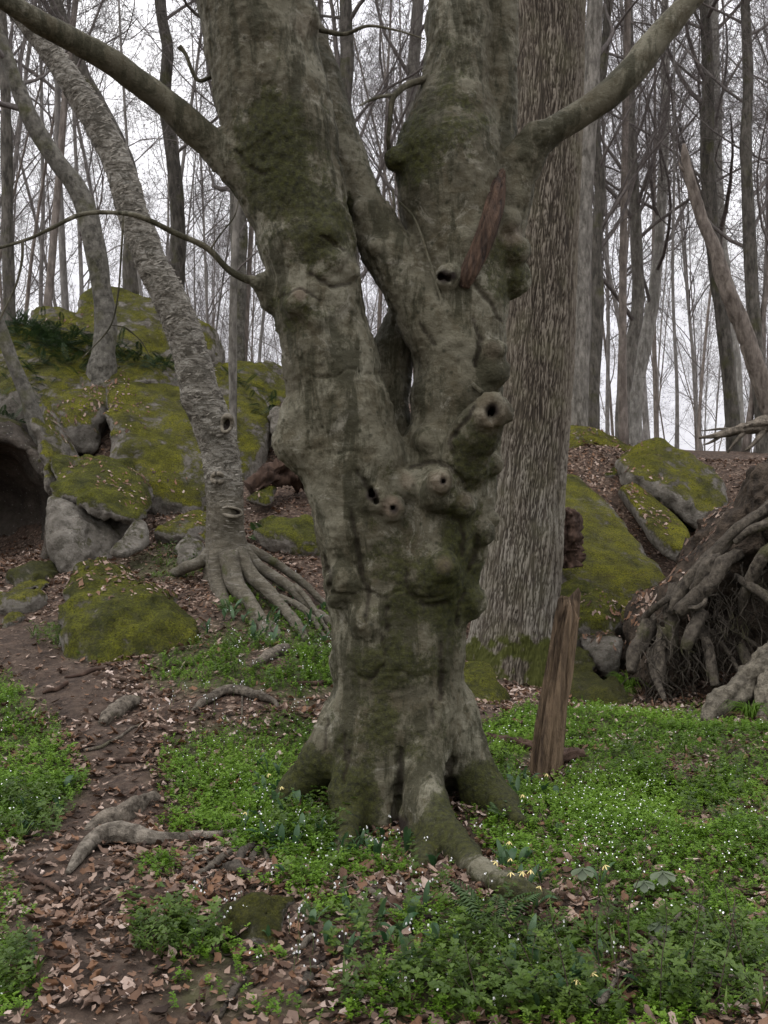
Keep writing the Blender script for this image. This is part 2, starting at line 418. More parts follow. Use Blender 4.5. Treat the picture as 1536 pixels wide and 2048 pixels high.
def mat_leafy(name, stops, rough=0.6, trans=0.25, attr='rnd', spec=0.3, vein=False):
    "leaves: colour from the per-leaf value, a little light through the blade"
    t = NT(name); r = t.attr(attr) if attr else t.objrand()
    c = t.ramp(r, stops); c = t.mix(t.math('MULTIPLY', t.noise(60, 3), 0.5), c, tuple(0.45 * v for v in stops[0][1]))
    t.b.inputs['Specular IOR Level'].default_value = spec; t.done(c, rough)
    if trans:
        tr = t.n.new('ShaderNodeBsdfTranslucent'); t.l.new(c, tr.inputs['Color']); ms = t.n.new('ShaderNodeMixShader'); ms.inputs[0].default_value = trans
        out = t.n['Material Output']; t.l.new(t.b.outputs[0], ms.inputs[1]); t.l.new(tr.outputs[0], ms.inputs[2]); t.l.new(ms.outputs[0], out.inputs['Surface'])
    return t.m

# ------------------------------------------------------------------ terrain
# photo pixel and distance of points on the forest floor
GP = [(0, 2048, 3.2), (400, 2048, 3.2), (768, 2048, 3.15), (1150, 2048, 3.15), (1536, 2048, 3.1),
      (0, 1800, 4.2), (300, 1800, 4.15), (700, 1800, 4.15), (1100, 1800, 4.1), (1536, 1800, 4.05),
      (0, 1650, 5.15), (200, 1640, 5.2), (450, 1650, 5.15), (700, 1650, 5.1), (1000, 1640, 5.15), (1300, 1640, 5.1), (1536, 1640, 5.05),
      (0, 1500, 6.35), (130, 1480, 6.5), (330, 1500, 6.4), (560, 1500, 6.4), (800, 1520, 6.3), (1000, 1520, 6.35), (1250, 1520, 6.4), (1536, 1510, 6.5),
      (0, 1380, 7.5), (100, 1370, 7.6), (300, 1380, 7.4), (560, 1400, 7.2), (800, 1420, 7.4), (1050, 1430, 7.6), (1250, 1440, 7.6), (1500, 1440, 7.6),
      (0, 1290, 8.5), (90, 1280, 8.6), (320, 1310, 8.1), (560, 1300, 8.1), (800, 1340, 8.6), (1000, 1380, 9.0), (1200, 1400, 8.9), (1320, 1400, 9.1), (1500, 1390, 9.2),
      (0, 1215, 9.5), (130, 1190, 9.7), (330, 1190, 9.3), (430, 1180, 9.3), (560, 1200, 9.4), (800, 1250, 10.0), (1000, 1330, 10.2), (1150, 1320, 10.4), (1320, 1300, 10.5), (1500, 1280, 11),
      (20, 1130, 10.8), (200, 1110, 10.9), (350, 1090, 11.0), (480, 1080, 11.2), (620, 1070, 11.3), (800, 1080, 12.0),
      (350, 1000, 12.6), (470, 1000, 12.6), (600, 990, 12.6), (800, 980, 13.2), (200, 880, 13.6), (480, 930, 14.2), (570, 900, 14.2),
      (1140, 1150, 12.3), (1250, 1080, 13.0), (1340, 1060, 13.4), (1170, 960, 13.9), (1220, 905, 14.3), (1300, 950, 14.4), (1440, 990, 14.2), (1170, 872, 15.3), (1290, 915, 15.4), (1500, 960, 14.6),
      (60, 720, 15.5), (330, 740, 16.6), (560, 760, 16.3), (700, 780, 16.3), (900, 830, 16)]
_g = np.array([PX(*p) for p in GP])
_far = [(x, y, z) for x, y, z in [(-9, 2, .1), (9, 2, 0), (0, 0, 0), (-4, 0, .05), (4, 0, 0), (0, -6, -.1), (-9, -6, 0), (9, -6, -.1), (-10, 7, .9), (-10, 11, 2.2), (-10, 16, 4.2),
        (8, 7, .1), (9, 10, .9), (10, 14, 2.3), (-12, 21, 4.2), (-6, 20, 3.9), (0, 20, 3.0), (6, 19, 2.7), (12, 20, 2.8), (-14, 28, 3.6), (-5, 27, 3.4), (5, 27, 2.6), (14, 28, 2.4), (-4.6, 11.2, 1.0), (-5.2, 12.2, 1.0), (-4.7, 12.6, 1.0), (-5.6, 13.2, 1.05), (-7, 12, 1.1), (-6.5, 13.4, 1.1)]]
_c = np.vstack([_g, np.array(_far)])
def _tps(a, b):
    r2 = ((a[:, None, :] - b[None, :, :]) ** 2).sum(-1); return 0.5 * r2 * np.log(r2 + 1e-9)
_K = np.zeros((len(_c) + 3,) * 2); _K[:len(_c), :len(_c)] = _tps(_c[:, :2], _c[:, :2]) + np.eye(len(_c)) * 0.05
_K[:len(_c), len(_c):] = np.hstack([np.ones((len(_c), 1)), _c[:, :2]]); _K[len(_c):, :len(_c)] = _K[:len(_c), len(_c):].T
_w = np.linalg.solve(_K, np.concatenate([_c[:, 2], [0, 0, 0]]))

def ground_raw(x, y):
    x = np.asarray(x, float).ravel(); y = np.asarray(y, float).ravel(); z = np.empty_like(x)
    for i in range(0, len(x), 20000):
        q = np.stack([x[i:i + 20000], y[i:i + 20000]], 1)
        z[i:i + 20000] = _tps(q, _c[:, :2]) @ _w[:-3] + _w[-3] + q @ _w[-2:]
    far = np.where(y > 20, 3.1 - 0.03 * (np.minimum(y, 160) - 20), 0.0) - 0.01 * x * (np.abs(x) < 60)
    d = np.maximum(np.maximum(np.abs(x) - 11, y - 25), -5 - y)
    k = sstep(0, 8, d)
    return np.clip(z, -1, 6) * (1 - k) + far * k

def ground_z(x, y):
    x = np.asarray(x, float).ravel(); y = np.asarray(y, float).ravel()
    p = np.stack([x, y, np.zeros_like(x)], 1)
    return ground_raw(x, y) + 0.045 * fbm(p * 1.7, 3, 3) + 0.014 * fbm(p * 9, 3, 5)

_tab = {}
def ground_fast(x, y):
    "the same surface read from a 3 cm table"
    if not _tab:
        a = np.arange(-8, 8.01, .03); b = np.arange(2, 22.2, .03)
        A, B = np.meshgrid(a[::4], b[::4], indexing='ij'); raw = ground_raw(A, B).reshape(A.shape); _tab['z'] = raw
    z = _tab['z']; i = np.clip((np.asarray(x) + 8) / .12, 0, z.shape[0] - 1.001); j = np.clip((np.asarray(y) - 2) / .12, 0, z.shape[1] - 1.001)
    k, l = i.astype(int), j.astype(int); s, t = i - k, j - l
    r = z[k, l] * (1 - s) * (1 - t) + z[k + 1, l] * s * (1 - t) + z[k, l + 1] * (1 - s) * t + z[k + 1, l + 1] * s * t
    p = np.stack([x, y, np.zeros_like(x)], 1); return r + 0.045 * fbm(p * 1.7, 3, 3) + 0.014 * fbm(p * 9, 3, 5)

def on_ground(px, py, d0=5.0):
    "where the ray through a photo pixel meets the forest floor"
    d = np.linspace(2.2, 18, 500); z = ground_fast((px - CX) / F * d, d); ray = EYE - (py - CY) / F * d
    k = np.argmax(ray < z); return np.array(((px - CX) / F * d[k], d[k], z[k]))

def ell(u, v, cx, cy, rx, ry, soft=0.35):
    return 1 - sstep(1 - soft, 1 + soft, np.sqrt(((u - cx) / rx) ** 2 + ((v - cy) / ry) ** 2))

PATH = spline([(-60, 1235, 60, 0), (30, 1290, 75, 0), (120, 1360, 75, 0), (200, 1450, 75, 0), (245, 1540, 70, 0), (220, 1630, 90, 0), (120, 1710, 110, 0), (150, 1800, 130, 0), (200, 1920, 150, 0), (190, 2060, 170, 0)], 60)
def path_mask(u, v):
    m = np.zeros_like(u)
    for c in PATH: m = np.maximum(m, ell(u, v, c[0], c[1], c[2], 42 + 0.02 * (c[1] - 1250), 0.45))
    return m

def clear(u, v):
    "roots, logs and the stump mound that stay free of plants"
    m = np.zeros_like(u)
    for e in [(895, 1690, 55, 40), (945, 1735, 45, 30), (1000, 1772, 50, 25), (1060, 1795, 50, 18), (500, 1825, 125, 55), (260, 1690, 110, 30), (400, 1690, 80, 16), (460, 1745, 110, 32), (240, 1632, 90, 34), (470, 1400, 95, 22), (1090, 1535, 45, 30), (700, 1655, 40, 25), (600, 1570, 40, 25), (245, 1430, 50, 30), (770, 1800, 70, 40), (540, 1318, 45, 20), (1270, 1925, 40, 18), (1240, 1985, 30, 30)]:
        m = np.maximum(m, ell(u, v, *e))
    return m

def green_mask(u, v):
    "how densely the low chickweed grows, 0..1"
    m = np.zeros_like(u)
    for e, s in [((40, 1570, 130, 150), 1), ((-40, 1450, 120, 120), .9), ((470, 1545, 165, 95), 1), ((560, 1480, 110, 50), .95), ((420, 1640, 110, 60), .7), ((520, 1330, 200, 80), .85),
                 ((390, 1330, 100, 45), .8), ((150, 1285, 110, 38), .95), ((600, 1270, 90, 50), .8), ((370, 1885, 105, 60), 1), ((20, 1960, 75, 70), .9), ((10, 1800, 55, 60), .5), ((340, 1985, 70, 40), .8), ((330, 1735, 70, 28), .8),
                 ((1200, 1480, 300, 70), 1), ((1250, 1600, 300, 140), 1), ((1430, 1550, 200, 110), .75), ((1100, 1640, 150, 120), .9), ((1350, 1700, 260, 120), 1), ((1150, 1740, 150, 90), .8), ((1420, 1880, 200, 120), .95),
                 ((1200, 1950, 300, 130), .8), ((950, 1960, 280, 100), .75), ((560, 1680, 170, 70), .85), ((650, 1760, 190, 90), .7), ((800, 1850, 200, 100), .6), ((1500, 1450, 80, 30), .8), ((1750, 1700, 330, 260), .8), ((-260, 1600, 260, 200), .8), ((1390, 1415, 50, 25), .9), ((1010, 1560, 80, 60), .8), ((620, 1980, 220, 70), .65), ((500, 1200, 60, 30), .5), ((330, 1130, 90, 30), .6)]:
        m = np.maximum(m, s * ell(u, v, *e))
    bare = np.zeros_like(u)
    for e in [(1320, 1375, 150, 45), (1380, 1540, 60, 25), (1100, 1830, 110, 40), (700, 1890, 130, 50), (900, 1770, 90, 40), (620, 1960, 120, 40), (1400, 1640, 60, 25), (1230, 1930, 70, 30), (960, 1420, 60, 25), (700, 1790, 60, 30)]:
        bare = np.maximum(bare, 0.8 * ell(u, v, *e))
    return np.clip(m - bare, 0, 1) * (1 - path_mask(u, v)) * (1 - clear(u, v))

def mat_ground():
    t = NT('forest_floor')
    n = t.noise(7, 8, rough=0.7); c = t.ramp(n, [(0.35, (0.022, 0.015, 0.011)), (0.55, (0.062, 0.043, 0.031)), (0.75, (0.105, 0.074, 0.053))])
    leaf = t.voro(34, t.scale((1, 1, 1)), out='Color'); lf = t.n.new('ShaderNodeSeparateColor'); t.l.new(leaf, lf.inputs[0])
    lc = t.ramp(lf.outputs[0], [(0.0, (0.035, 0.020, 0.013)), (0.5, (0.090, 0.056, 0.038)), (0.85, (0.16, 0.112, 0.080)), (1.0, (0.27, 0.20, 0.15))])
    lm = t.math('MULTIPLY', t.ramp(t.noise(1.9, 5), [(0.35, 0.35), (0.6, 0.95)]), t.ramp(lf.outputs[1], [(0.25, 0.0), (0.45, 1.0)]))
    c = t.mix(t.math('MULTIPLY', lm, t.math('SUBTRACT', 1.0, t.math('MULTIPLY', t.attr('path'), 0.72))), c, lc)
    g = t.attr('green'); c = t.mix(t.math('MULTIPLY', g, t.ramp(t.noise(14, 4), [(0.35, 0.2), (0.6, 0.85)])), c, (0.040, 0.062, 0.014))
    t.bump(t.voro(34), 0.6, 0.02); t.bump(t.noise(26, 6, rough=0.75), 0.8, 0.03)
    return t.done(c, 0.95)

def _axis(lo, hi, step, far, g=1.22):
    a = list(np.arange(lo, hi + step / 2, step)); s = step
    while a[-1] < far[1]: s *= g; a.append(a[-1] + s)
    s = step
    while a[0] > far[0]: s *= g; a.insert(0, a[0] - s)
    return np.array(a)
gx = _axis(-4.2, 4.4, 0.045, (-400, 400)); gy = _axis(2.4, 15.5, 0.045, (-60, 600))
GX, GY = np.meshgrid(gx, gy, indexing='ij')
GZ = ground_z(GX, GY)
GV = np.stack([GX.ravel(), GY.ravel(), GZ], 1)
_i = np.arange(GV.shape[0]).reshape(GX.shape)
GQ = np.stack([_i[:-1, :-1], _i[1:, :-1], _i[1:, 1:], _i[:-1, 1:]], -1).reshape(-1, 4)
_u, _v = to_px(GV); _near = (GV[:, 1] > 2) & (GV[:, 1] < 17)
ground = link('forest_floor', mesh('forest_floor', GV, GQ, None, mat_ground(),
              {'path': np.where(_near, path_mask(_u, _v), 0), 'green': np.where(_near, green_mask(_u, _v), 0)}))
tag(ground, 'sloping forest floor of brown soil and leaf litter with a trodden path', None, kind='structure')
SOLID = [(GV, GQ)]                                                   # what leaves and plants may land on

# ------------------------------------------------------------------ the old beech
M_BEECH = mat_beech()
def W(px, py, d, rpx): return np.append(PX(px, py, d), rpx * d / F)
def CH(rows): return np.array([W(*r) for r in rows])
B0 = np.array((0.06, 5.5, 0.0))

def build_beech():
    res = 0.0115
    fl = Field((-1.12, 3.85, -0.25), (0.98, 6.35, 5.35), res)
    ch = lambda rows, k: fl.chain(CH(rows), k)
    # two fused stems form the bole
    ch([(765, 1640, 5.5, 62), (758, 1450, 5.5, 86), (752, 1300, 5.5, 89), (750, 1180, 5.49, 94), (736, 1060, 5.47, 96), (708, 930, 5.45, 100), (686, 830, 5.43, 97), (660, 720, 5.42, 90), (636, 600, 5.41, 89),
        (612, 480, 5.40, 93), (588, 380, 5.40, 99), (566, 280, 5.40, 107), (543, 190, 5.40, 110), (524, 100, 5.40, 112), (508, 0, 5.40, 113), (480, -150, 5.4, 106), (455, -330, 5.4, 100)], 0.06)
    ch([(840, 1640, 5.5, 60), (838, 1450, 5.5, 86), (838, 1300, 5.5, 86), (852, 1180, 5.5, 92), (872, 1080, 5.5, 100), (890, 990, 5.5, 100), (905, 900, 5.52, 93), (912, 800, 5.54, 88), (918, 700, 5.56, 88), (922, 600, 5.58, 88),
        (915, 500, 5.60, 98), (905, 400, 5.62, 108), (896, 320, 5.63, 108), (905, 240, 5.64, 84), (914, 150, 5.65, 66), (920, 60, 5.66, 62), (925, -40, 5.66, 60), (935, -330, 5.66, 56)], 0.05)
    ch([(800, 1640, 5.46, 70), (795, 1450, 5.46, 105), (795, 1300, 5.46, 100), (795, 1160, 5.50, 92), (800, 1040, 5.56, 70)], 0.10)
    # stem fused to the right of the right-hand one, with a pale seam between
    ch([(975, 560, 5.62, 42), (985, 450, 5.64, 46), (990, 330, 5.68, 44), (992, 220, 5.70, 42), (995, 100, 5.71, 38), (998, -40, 5.71, 36), (1002, -330, 5.71, 34)], 0.022)
    # crossing stem, up and to the left behind the left stem
    ch([(905, 720, 5.52, 72), (870, 650, 5.50, 66), (825, 580, 5.50, 60), (785, 520, 5.51, 55), (748, 450, 5.54, 47), (718, 390, 5.58, 43), (694, 320, 5.63, 40), (668, 240, 5.70, 38), (640, 150, 5.80, 38), (600, 30, 5.95, 36), (560, -100, 6.0, 34)], 0.03)
    # dark stem behind the fork
    ch([(765, 960, 5.68, 62), (768, 860, 5.72, 55), (772, 770, 5.74, 48), (790, 690, 5.74, 42), (812, 620, 5.72, 40)], 0.035)
    # collars of the two big limbs
    ch([(540, 370, 5.40, 78), (500, 335, 5.36, 54), (462, 312, 5.33, 38), (430, 292, 5.31, 31)], 0.06)
    ch([(1000, 480, 5.60, 46), (1020, 400, 5.58, 42), (1042, 325, 5.56, 38), (1075, 280, 5.54, 33), (1110, 258, 5.53, 30)], 0.05)
    ch([(545, 585, 5.38, 40), (522, 566, 5.34, 20), (505, 560, 5.32, 12)], 0.05)
    ch([(592, 880, 5.40, 46), (598, 840, 5.38, 40)], 0.08); ch([(640, 900, 5.40, 60), (615, 900, 5.40, 42)], 0.08)
    def front(px, py):
        d = np.arange(4.3, 6.2, 0.006); p = np.stack([(px - CX) / F * d, d, EYE - (py - CY) / F * d], 1)
        k = fl.samp((p - fl.lo) / res) < 0.004
        return d[np.argmax(k)] if k.any() else front(px - 6 * np.sign(px - 800), py) + .04
    # cut knob at the top of the left stem, lumps and burls (x, y, distance, radius in photo pixels)
    ch([(600, 90, 5.32, 34), (612, 50, 5.30, 30)], 0.05)
    # (x, y, radius in photo pixels, how far the centre stands out of the bark as a share of the radius)
    burls = [(1030, 500, 30, .1), (1022, 555, 40, -.1), (1018, 440, 22, .1), (990, 700, 25, .15), (985, 745, 34, -.25), (880, 985, 40, -.05), (882, 962, 24, .45), (818, 968, 30, .05), (930, 1008, 26, .1), (985, 1042, 20, .3), (965, 1065, 28, .0),
              (868, 1150, 54, -.42), (888, 1135, 32, -.1), (782, 1018, 24, .25), (748, 1000, 26, .0), (690, 1160, 46, -.55), (668, 1200, 22, -.2), (940, 1205, 34, -.6), (600, 605, 34, -.45), (665, 520, 36, -.4),
              (655, 470, 30, -.4), (702, 545, 22, -.2), (930, 935, 50, -.3), (895, 555, 30, -.1), (795, 320, 30, -.2), (985, 930, 26, -.1), (860, 880, 34, -.5), (740, 1240, 44, -.5), (725, 420, 20, -.3), (752, 495, 18, -.2), (640, 640, 30, -.6)]
    for x, y, r, o in burls:
        d = front(x, y); fl.ball(PX(x, y, d - o * r * d / F), r * d / F, 0.03)
    d = front(935, 895)
    ch([(925, 920, d + .07, 50), (955, 865, d - .03, 45), (985, 822, d - .12, 38)], 0.05)              # hollow stub
    ds = d - .12 - 38 * d / F
    for a in np.linspace(0, 2 * math.pi, 11)[:-1]:                                                     # its rolled lip
        fl.ball(PX(988 + 22 * math.cos(a) + 7 * math.sin(2 * a), 822 + 27 * math.sin(a), ds + .06 + .02 * math.sin(a * 2 + 1)), 0.024 + 0.012 * math.sin(3 * a + 1), 0.035)
    cut0 = lambda p, q, r0, r1, k=0.012: fl.cut(p, q, r0, r1, k)
    cut0(PX(985, 806, ds), PX(983, 836, ds + .03), .020, .017, .02); cut0(PX(984, 820, ds), PX(976, 838, ds + .22), .022, .020, .02)
    # root flare: the lower points lie on the floor
    def G(px, py, r, up=0.6): return (px, py, on_ground(px, py + r * up)[1], r)
    ch([(700, 1440, 5.45, 60), (655, 1515, 5.44, 46), (612, 1560, 5.46, 34), G(578, 1588, 22), G(548, 1605, 12), G(520, 1615, 6)], 0.08)
    ch([(725, 1480, 5.36, 62), (708, 1580, 5.26, 46), (700, 1640, 5.16, 38), G(690, 1680, 24), G(675, 1705, 10)], 0.06)
    ch([(770, 1440, 5.34, 60), (772, 1560, 5.26, 38), (760, 1650, 5.18, 30)], 0.05)
    ch([(848, 1420, 5.36, 64), (846, 1540, 5.20, 50), (858, 1620, 5.02, 46), (890, 1675, 4.82, 40), G(928, 1712, 33), G(962, 1745, 29), G(1000, 1770, 26), G(1040, 1786, 21), G(1080, 1796, 14), G(1120, 1806, 7)], 0.045)
    ch([G(985, 1752, 24), G(1030, 1772, 15), G(1075, 1775, 8)], 0.03)
    ch([(905, 1420, 5.48, 50), (925, 1520, 5.46, 50), (962, 1580, 5.40, 44), (1000, 1612, 5.32, 32), G(1035, 1640, 16), G(1065, 1655, 7)], 0.06)
    ch([(905, 1500, 5.7, 60), (960, 1560, 6.0, 30), (1000, 1570, 6.2, 12)], 0.06); ch([(690, 1500, 5.7, 60), (650, 1540, 6.0, 34), (620, 1550, 6.25, 14)], 0.06)
    ch([(820, 1620, 5.2, 36), (838, 1685, 4.98, 34), G(850, 1715, 22), G(845, 1745, 10)], 0.05)
    fl.warp(3.2, 0.015, 3, 11); fl.warp(10, 0.007, 4, 12, (1, 1, 0.8))
    # hollows, knot holes, cracks, grooves
    lines = []; rng_ = np.random.default_rng(3)
    def groove(rows, k=0.006, deep=0.8):
        "rows (x, y, radius px): a crack or hollow pressed into the bark"
        rows = spline(np.array([(x, y, 0, r) for x, y, r in rows]), max(2, 4 * len(rows)))[:, [0, 1, 3]]; rows[:, :2] += rng_.normal(size=(len(rows), 2)) * 1.6; lines.append(rows)
        P = [np.append(PX(x, y, front(x, y) + (deep - .4) * r * 5.3 / F), 1.3 * r * 5.3 / F) for x, y, r in rows]
        for p, q in zip(P[:-1], P[1:]): fl.cut(p[:3], q[:3], p[3], q[3], k)
    def hole(x, y, r, dx=0, dy=4, depth=.12):
        d = front(x, y); fl.cut(PX(x, y, d - .02), PX(x + dx, y + dy, d + depth), r * d / F, r * d / F * .75, 0.012)
    d = front(800, 1600); fl.cut(PX(800, 1668, d - .03), PX(796, 1600, d + .04), .048, .03, .03)
    hole(887, 962, 5, -3, 4, .08); hole(742, 985, 9, 4, 6); hole(750, 1000, 8, 3, 5, .08); hole(788, 1016, 6, -4, -2, .08); hole(880, 552, 9, 3, 3, .06); hole(896, 556, 7, 0, 3, .06)
    for rows in [[(880, 1290, 4), (884, 1330, 6), (880, 1375, 6), (882, 1400, 5)], [(866, 1400, 3), (864, 1430, 4), (868, 1450, 3)],
                 [(770, 1325, 2.5), (740, 1362, 4)], [(700, 1025, 4), (712, 1080, 5), (722, 1140, 6), (738, 1190, 5), (730, 1240, 4)], [(766, 1270, 2.5), (768, 1310, 3)],
                 [(900, 1520, 8), (896, 1560, 12), (905, 1600, 12)], [(715, 945, 3.5), (730, 965, 4), (742, 985, 6)], [(908, 905, 6), (900, 880, 5), (925, 850, 5), (950, 812, 4)],
                 [(700, 1500, 4), (690, 1560, 5)], [(688, 1470, 3), (692, 1520, 4)], [(655, 1440, 3), (648, 1500, 4)], [(800, 1500, 5), (799, 1540, 8), (798, 1580, 12)], [(905, 1030, 4), (922, 1055, 4), (925, 1110, 5)],
                 [(955, 1080, 5), (950, 1110, 7), (938, 1140, 5)], [(930, 1180, 4), (915, 1215, 4), (912, 1250, 5)], [(812, 1140, 4), (818, 1180, 4), (850, 1208, 4), (890, 1205, 4)], [(775, 1210, 3), (772, 1235, 3), (775, 1260, 3)],
                 [(648, 1110, 4), (660, 1150, 5), (655, 1180, 5)], [(560, 595, 3), (600, 580, 4), (640, 600, 3)], [(470, 300, 3), (500, 335, 4), (530, 350, 4)], [(618, 545, 4), (660, 570, 5), (700, 565, 4)], [(640, 470, 3), (690, 500, 4)], 
                 [(820, 935, 4), (860, 925, 5), (900, 935, 4), (930, 965, 4)], [(840, 650, 3), (870, 690, 3)], [(945, 640, 4), (960, 680, 5), (950, 730, 5)], [(940, 560, 5), (975, 600, 5), (1000, 640, 4)]]:
        groove(rows)
    V, Q, T = fl.mesh(); N = fl.normals(V)
    # bark relief: wrinkles across the stem, growth-scar rings, pimples
    u, v = to_px(V)
    V = V + N * (0.0022 * fbm(V * (20, 20, 45), 3, 21) + 0.0045 * fbm(V * 34, 2, 22))[:, None]
    for (a, b, y) in [(690, 872, 1350), (600, 790, 745), (640, 900, 1190), (600, 760, 905)]:
        line = y + 9 * vnoise(np.stack([u * 0.03, v * 0, v * 0], 1), y); g = np.exp(-((v - line) / 3.2) ** 2) * sstep(a, a + 20, u) * (1 - sstep(b - 20, b, u)) * (N[:, 1] < 0)
        V = V - N * (0.010 * g)[:, None]
    pn = vnoise(V * 46, 31); V = V + N * (0.006 * sstep(0.62, 0.9, pn))[:, None]
    moss = 0.10 * fbm(V * 1.1, 3, 41)
    for (x, y, rx, ry, s) in [(600, 1570, 75, 70, .75), (985, 1590, 70, 60, .8), (700, 1610, 50, 60, .55), (840, 1700, 40, 40, .5), (545, 300, 110, 110, .26), (590, 440, 110, 90, .18), (1010, 540, 50, 80, .22), (800, 300, 60, 70, .30),
                              (960, 240, 40, 120, .10), (960, 900, 60, 80, .20), (900, 1180, 60, 60, .22), (770, 1330, 90, 40, .14), (720, 1480, 60, 90, .16), (925, 1640, 60, 60, .55), (780, 1460, 40, 90, .16), (860, 1500, 40, 80, .15),
                              (930, 1100, 40, 120, .22), (865, 1080, 110, 200, .10), (770, 1150, 50, 250, .08), (820, 1330, 120, 60, .08), (520, 130, 60, 160, .10), (600, 620, 90, 60, .16), (880, 130, 60, 200, .12), (660, 470, 60, 80, .2)]:
        moss = np.maximum(moss, 0) + s * ell(u, v, x, y, rx, ry, 0.6)
    moss = moss + 0.30 * sstep(0.30, 0.02, V[:, 2]) * (0.6 + 0.8 * vnoise(V * 3, 44))
    scar = np.zeros(len(V))
    for (x, y, r, s) in [(600, 588, 13, .5), (782, 1014, 20, .55), (880, 966, 22, .4), (888, 1130, 16, .3), (930, 1000, 16, .25), (985, 700, 18, .2), (1022, 470, 22, .35), (985, 830, 36, .25), (815, 962, 16, .3), (612, 50, 26, .2)]:
        scar = np.maximum(scar, s * ell(u, v, x, y, r, r, 0.5) * (N[:, 1] < 0.2))
    recess_dark = np.zeros(len(V))  # darker tone inside holes and along cracks
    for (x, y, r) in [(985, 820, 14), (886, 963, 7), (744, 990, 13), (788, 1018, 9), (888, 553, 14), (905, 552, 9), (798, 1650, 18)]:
        recess_dark = np.maximum(recess_dark, ell(u, v, x, y, r, r, 0.4) * (N[:, 1] < 0.4))
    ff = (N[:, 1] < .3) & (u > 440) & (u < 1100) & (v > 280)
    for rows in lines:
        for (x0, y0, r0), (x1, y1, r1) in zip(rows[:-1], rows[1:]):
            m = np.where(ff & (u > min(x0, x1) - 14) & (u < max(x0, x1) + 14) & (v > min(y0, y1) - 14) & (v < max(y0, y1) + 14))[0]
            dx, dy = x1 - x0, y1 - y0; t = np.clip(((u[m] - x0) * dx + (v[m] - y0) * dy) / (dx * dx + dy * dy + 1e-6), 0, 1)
            q = np.hypot(u[m] - x0 - t * dx, v[m] - y0 - t * dy) / (r0 * 1.2); recess_dark[m] = np.maximum(recess_dark[m], .62 * (1 - sstep(.3, .95, q)))
    b = thing('beech_tree', 'old grey beech with fused stems, burls and mossy root flare beside the path', 'tree', B0)
    part('trunk', (V, Q, T), M_BEECH, b, {'moss': moss, 'scar': scar, 'recess_dark': recess_dark})
    return b, front
beech, FRONT = build_beech()

def limb(parent, rows, name='branch', sides=28, n=90, mat=None, moss=0.05, seed=1, amp=0.006):
    S = spline(CH(rows), n)
    g, th, s, d = rough_tube(S, sides, lambda th, s, X, R: amp * fbm(X * 7, 3, seed) + 0.15 * amp * fbm(X * (30, 30, 60), 2, seed + 1) + 0.9 * R * 0.10 * fbm(X * 3.0, 2, seed + 2))
    z = np.zeros(len(g[0]))
    return part(name, g, mat or M_BEECH, parent, {'moss': z + moss, 'scar': z, 'recess_dark': z})
limb(beech, [(520, 350, 5.37, 44), (480, 322, 5.34, 36), (440, 298, 5.31, 31), (385, 255, 5.26, 29), (330, 205, 5.20, 27), (270, 160, 5.14, 26), (225, 125, 5.08, 26), (150, 82, 5.0, 24), (80, 45, 4.9, 22), (20, 8, 4.8, 20), (-120, -70, 4.6, 17), (-300, -160, 4.4, 13)], seed=5)
limb(beech, [(1025, 395, 5.57, 38), (1050, 312, 5.55, 35), (1080, 278, 5.54, 31), (1120, 252, 5.53, 29), (1165, 225, 5.52, 27), (1215, 190, 5.51, 27), (1262, 145, 5.50, 27), (1300, 98, 5.50, 26), (1345, 42, 5.50, 22), (1390, -10, 5.5, 20), (1470, -90, 5.5, 18), (1600, -230, 5.5, 14)], seed=9, moss=0.0)
low = limb(beech, [(530, 572, 5.33, 16), (508, 561, 5.32, 10), (488, 557, 5.31, 8), (455, 538, 5.28, 7), (425, 505, 5.25, 7), (400, 488, 5.22, 6), (350, 466, 5.18, 6), (290, 437, 5.12, 5.5), (240, 426, 5.06, 5), (165, 428, 4.98, 4.5), (100, 458, 4.9, 4), (45, 482, 4.84, 3.6), (-40, 500, 4.75, 3), (-160, 480, 4.6, 2)], sides=10, n=70, seed=14, amp=0.002)
for k, rows in enumerate([[(45, 482, 4.84, 3), (44, 520, 4.85, 2.8), (32, 570, 4.86, 2.5), (4, 630, 4.88, 2), (-20, 690, 4.9, 1.4)], [(247, 428, 5.07, 2.6), (243, 500, 5.1, 2.3), (236, 590, 5.15, 2.1), (222, 650, 5.18, 2), (190, 690, 5.2, 1.6), (165, 716, 5.22, 1)],
                          [(250, 655, 5.18, 1.4), (280, 680, 5.2, 1.1), (300, 712, 5.2, .8)], [(222, 650, 5.18, 1.3), (250, 655, 5.18, 1.2), (270, 670, 5.19, .9)], [(420, 500, 5.24, 2), (440, 470, 5.2, 1.6), (470, 430, 5.16, 1.2), (480, 380, 5.12, .8)]]):
    limb(low, rows, 'twig', 6, 24, seed=20 + k, amp=0.001)
t1 = limb(beech, [(872, 150, 5.62, 9), (845, 160, 5.55, 7), (815, 170, 5.5, 6.5), (796, 184, 5.47, 6), (784, 200, 5.45, 5.5), (780, 240, 5.44, 5), (776, 275, 5.45, 4.6), (778, 300, 5.5, 5)], sides=9, n=40, seed=31, amp=0.002)
limb(t1, [(790, 190, 5.46, 4), (765, 193, 5.42, 3.6), (742, 200, 5.38, 3), (718, 212, 5.34, 1.8)], 'twig', 7, 20, seed=32, amp=0.001)
limb(beech, [(640, 60, 5.45, 5), (690, 68, 5.4, 4), (735, 52, 5.36, 3.2), (790, 60, 5.3, 2.6), (850, 78, 5.28, 1.6)], sides=7, n=30, seed=34, amp=0.002)
limb(beech, [(430, 150, 5.42, 5), (395, 160, 5.36, 4.6), (372, 110, 5.32, 4.4), (358, 92, 5.3, 6)], 'twig', 7, 24, seed=36, amp=0.002)
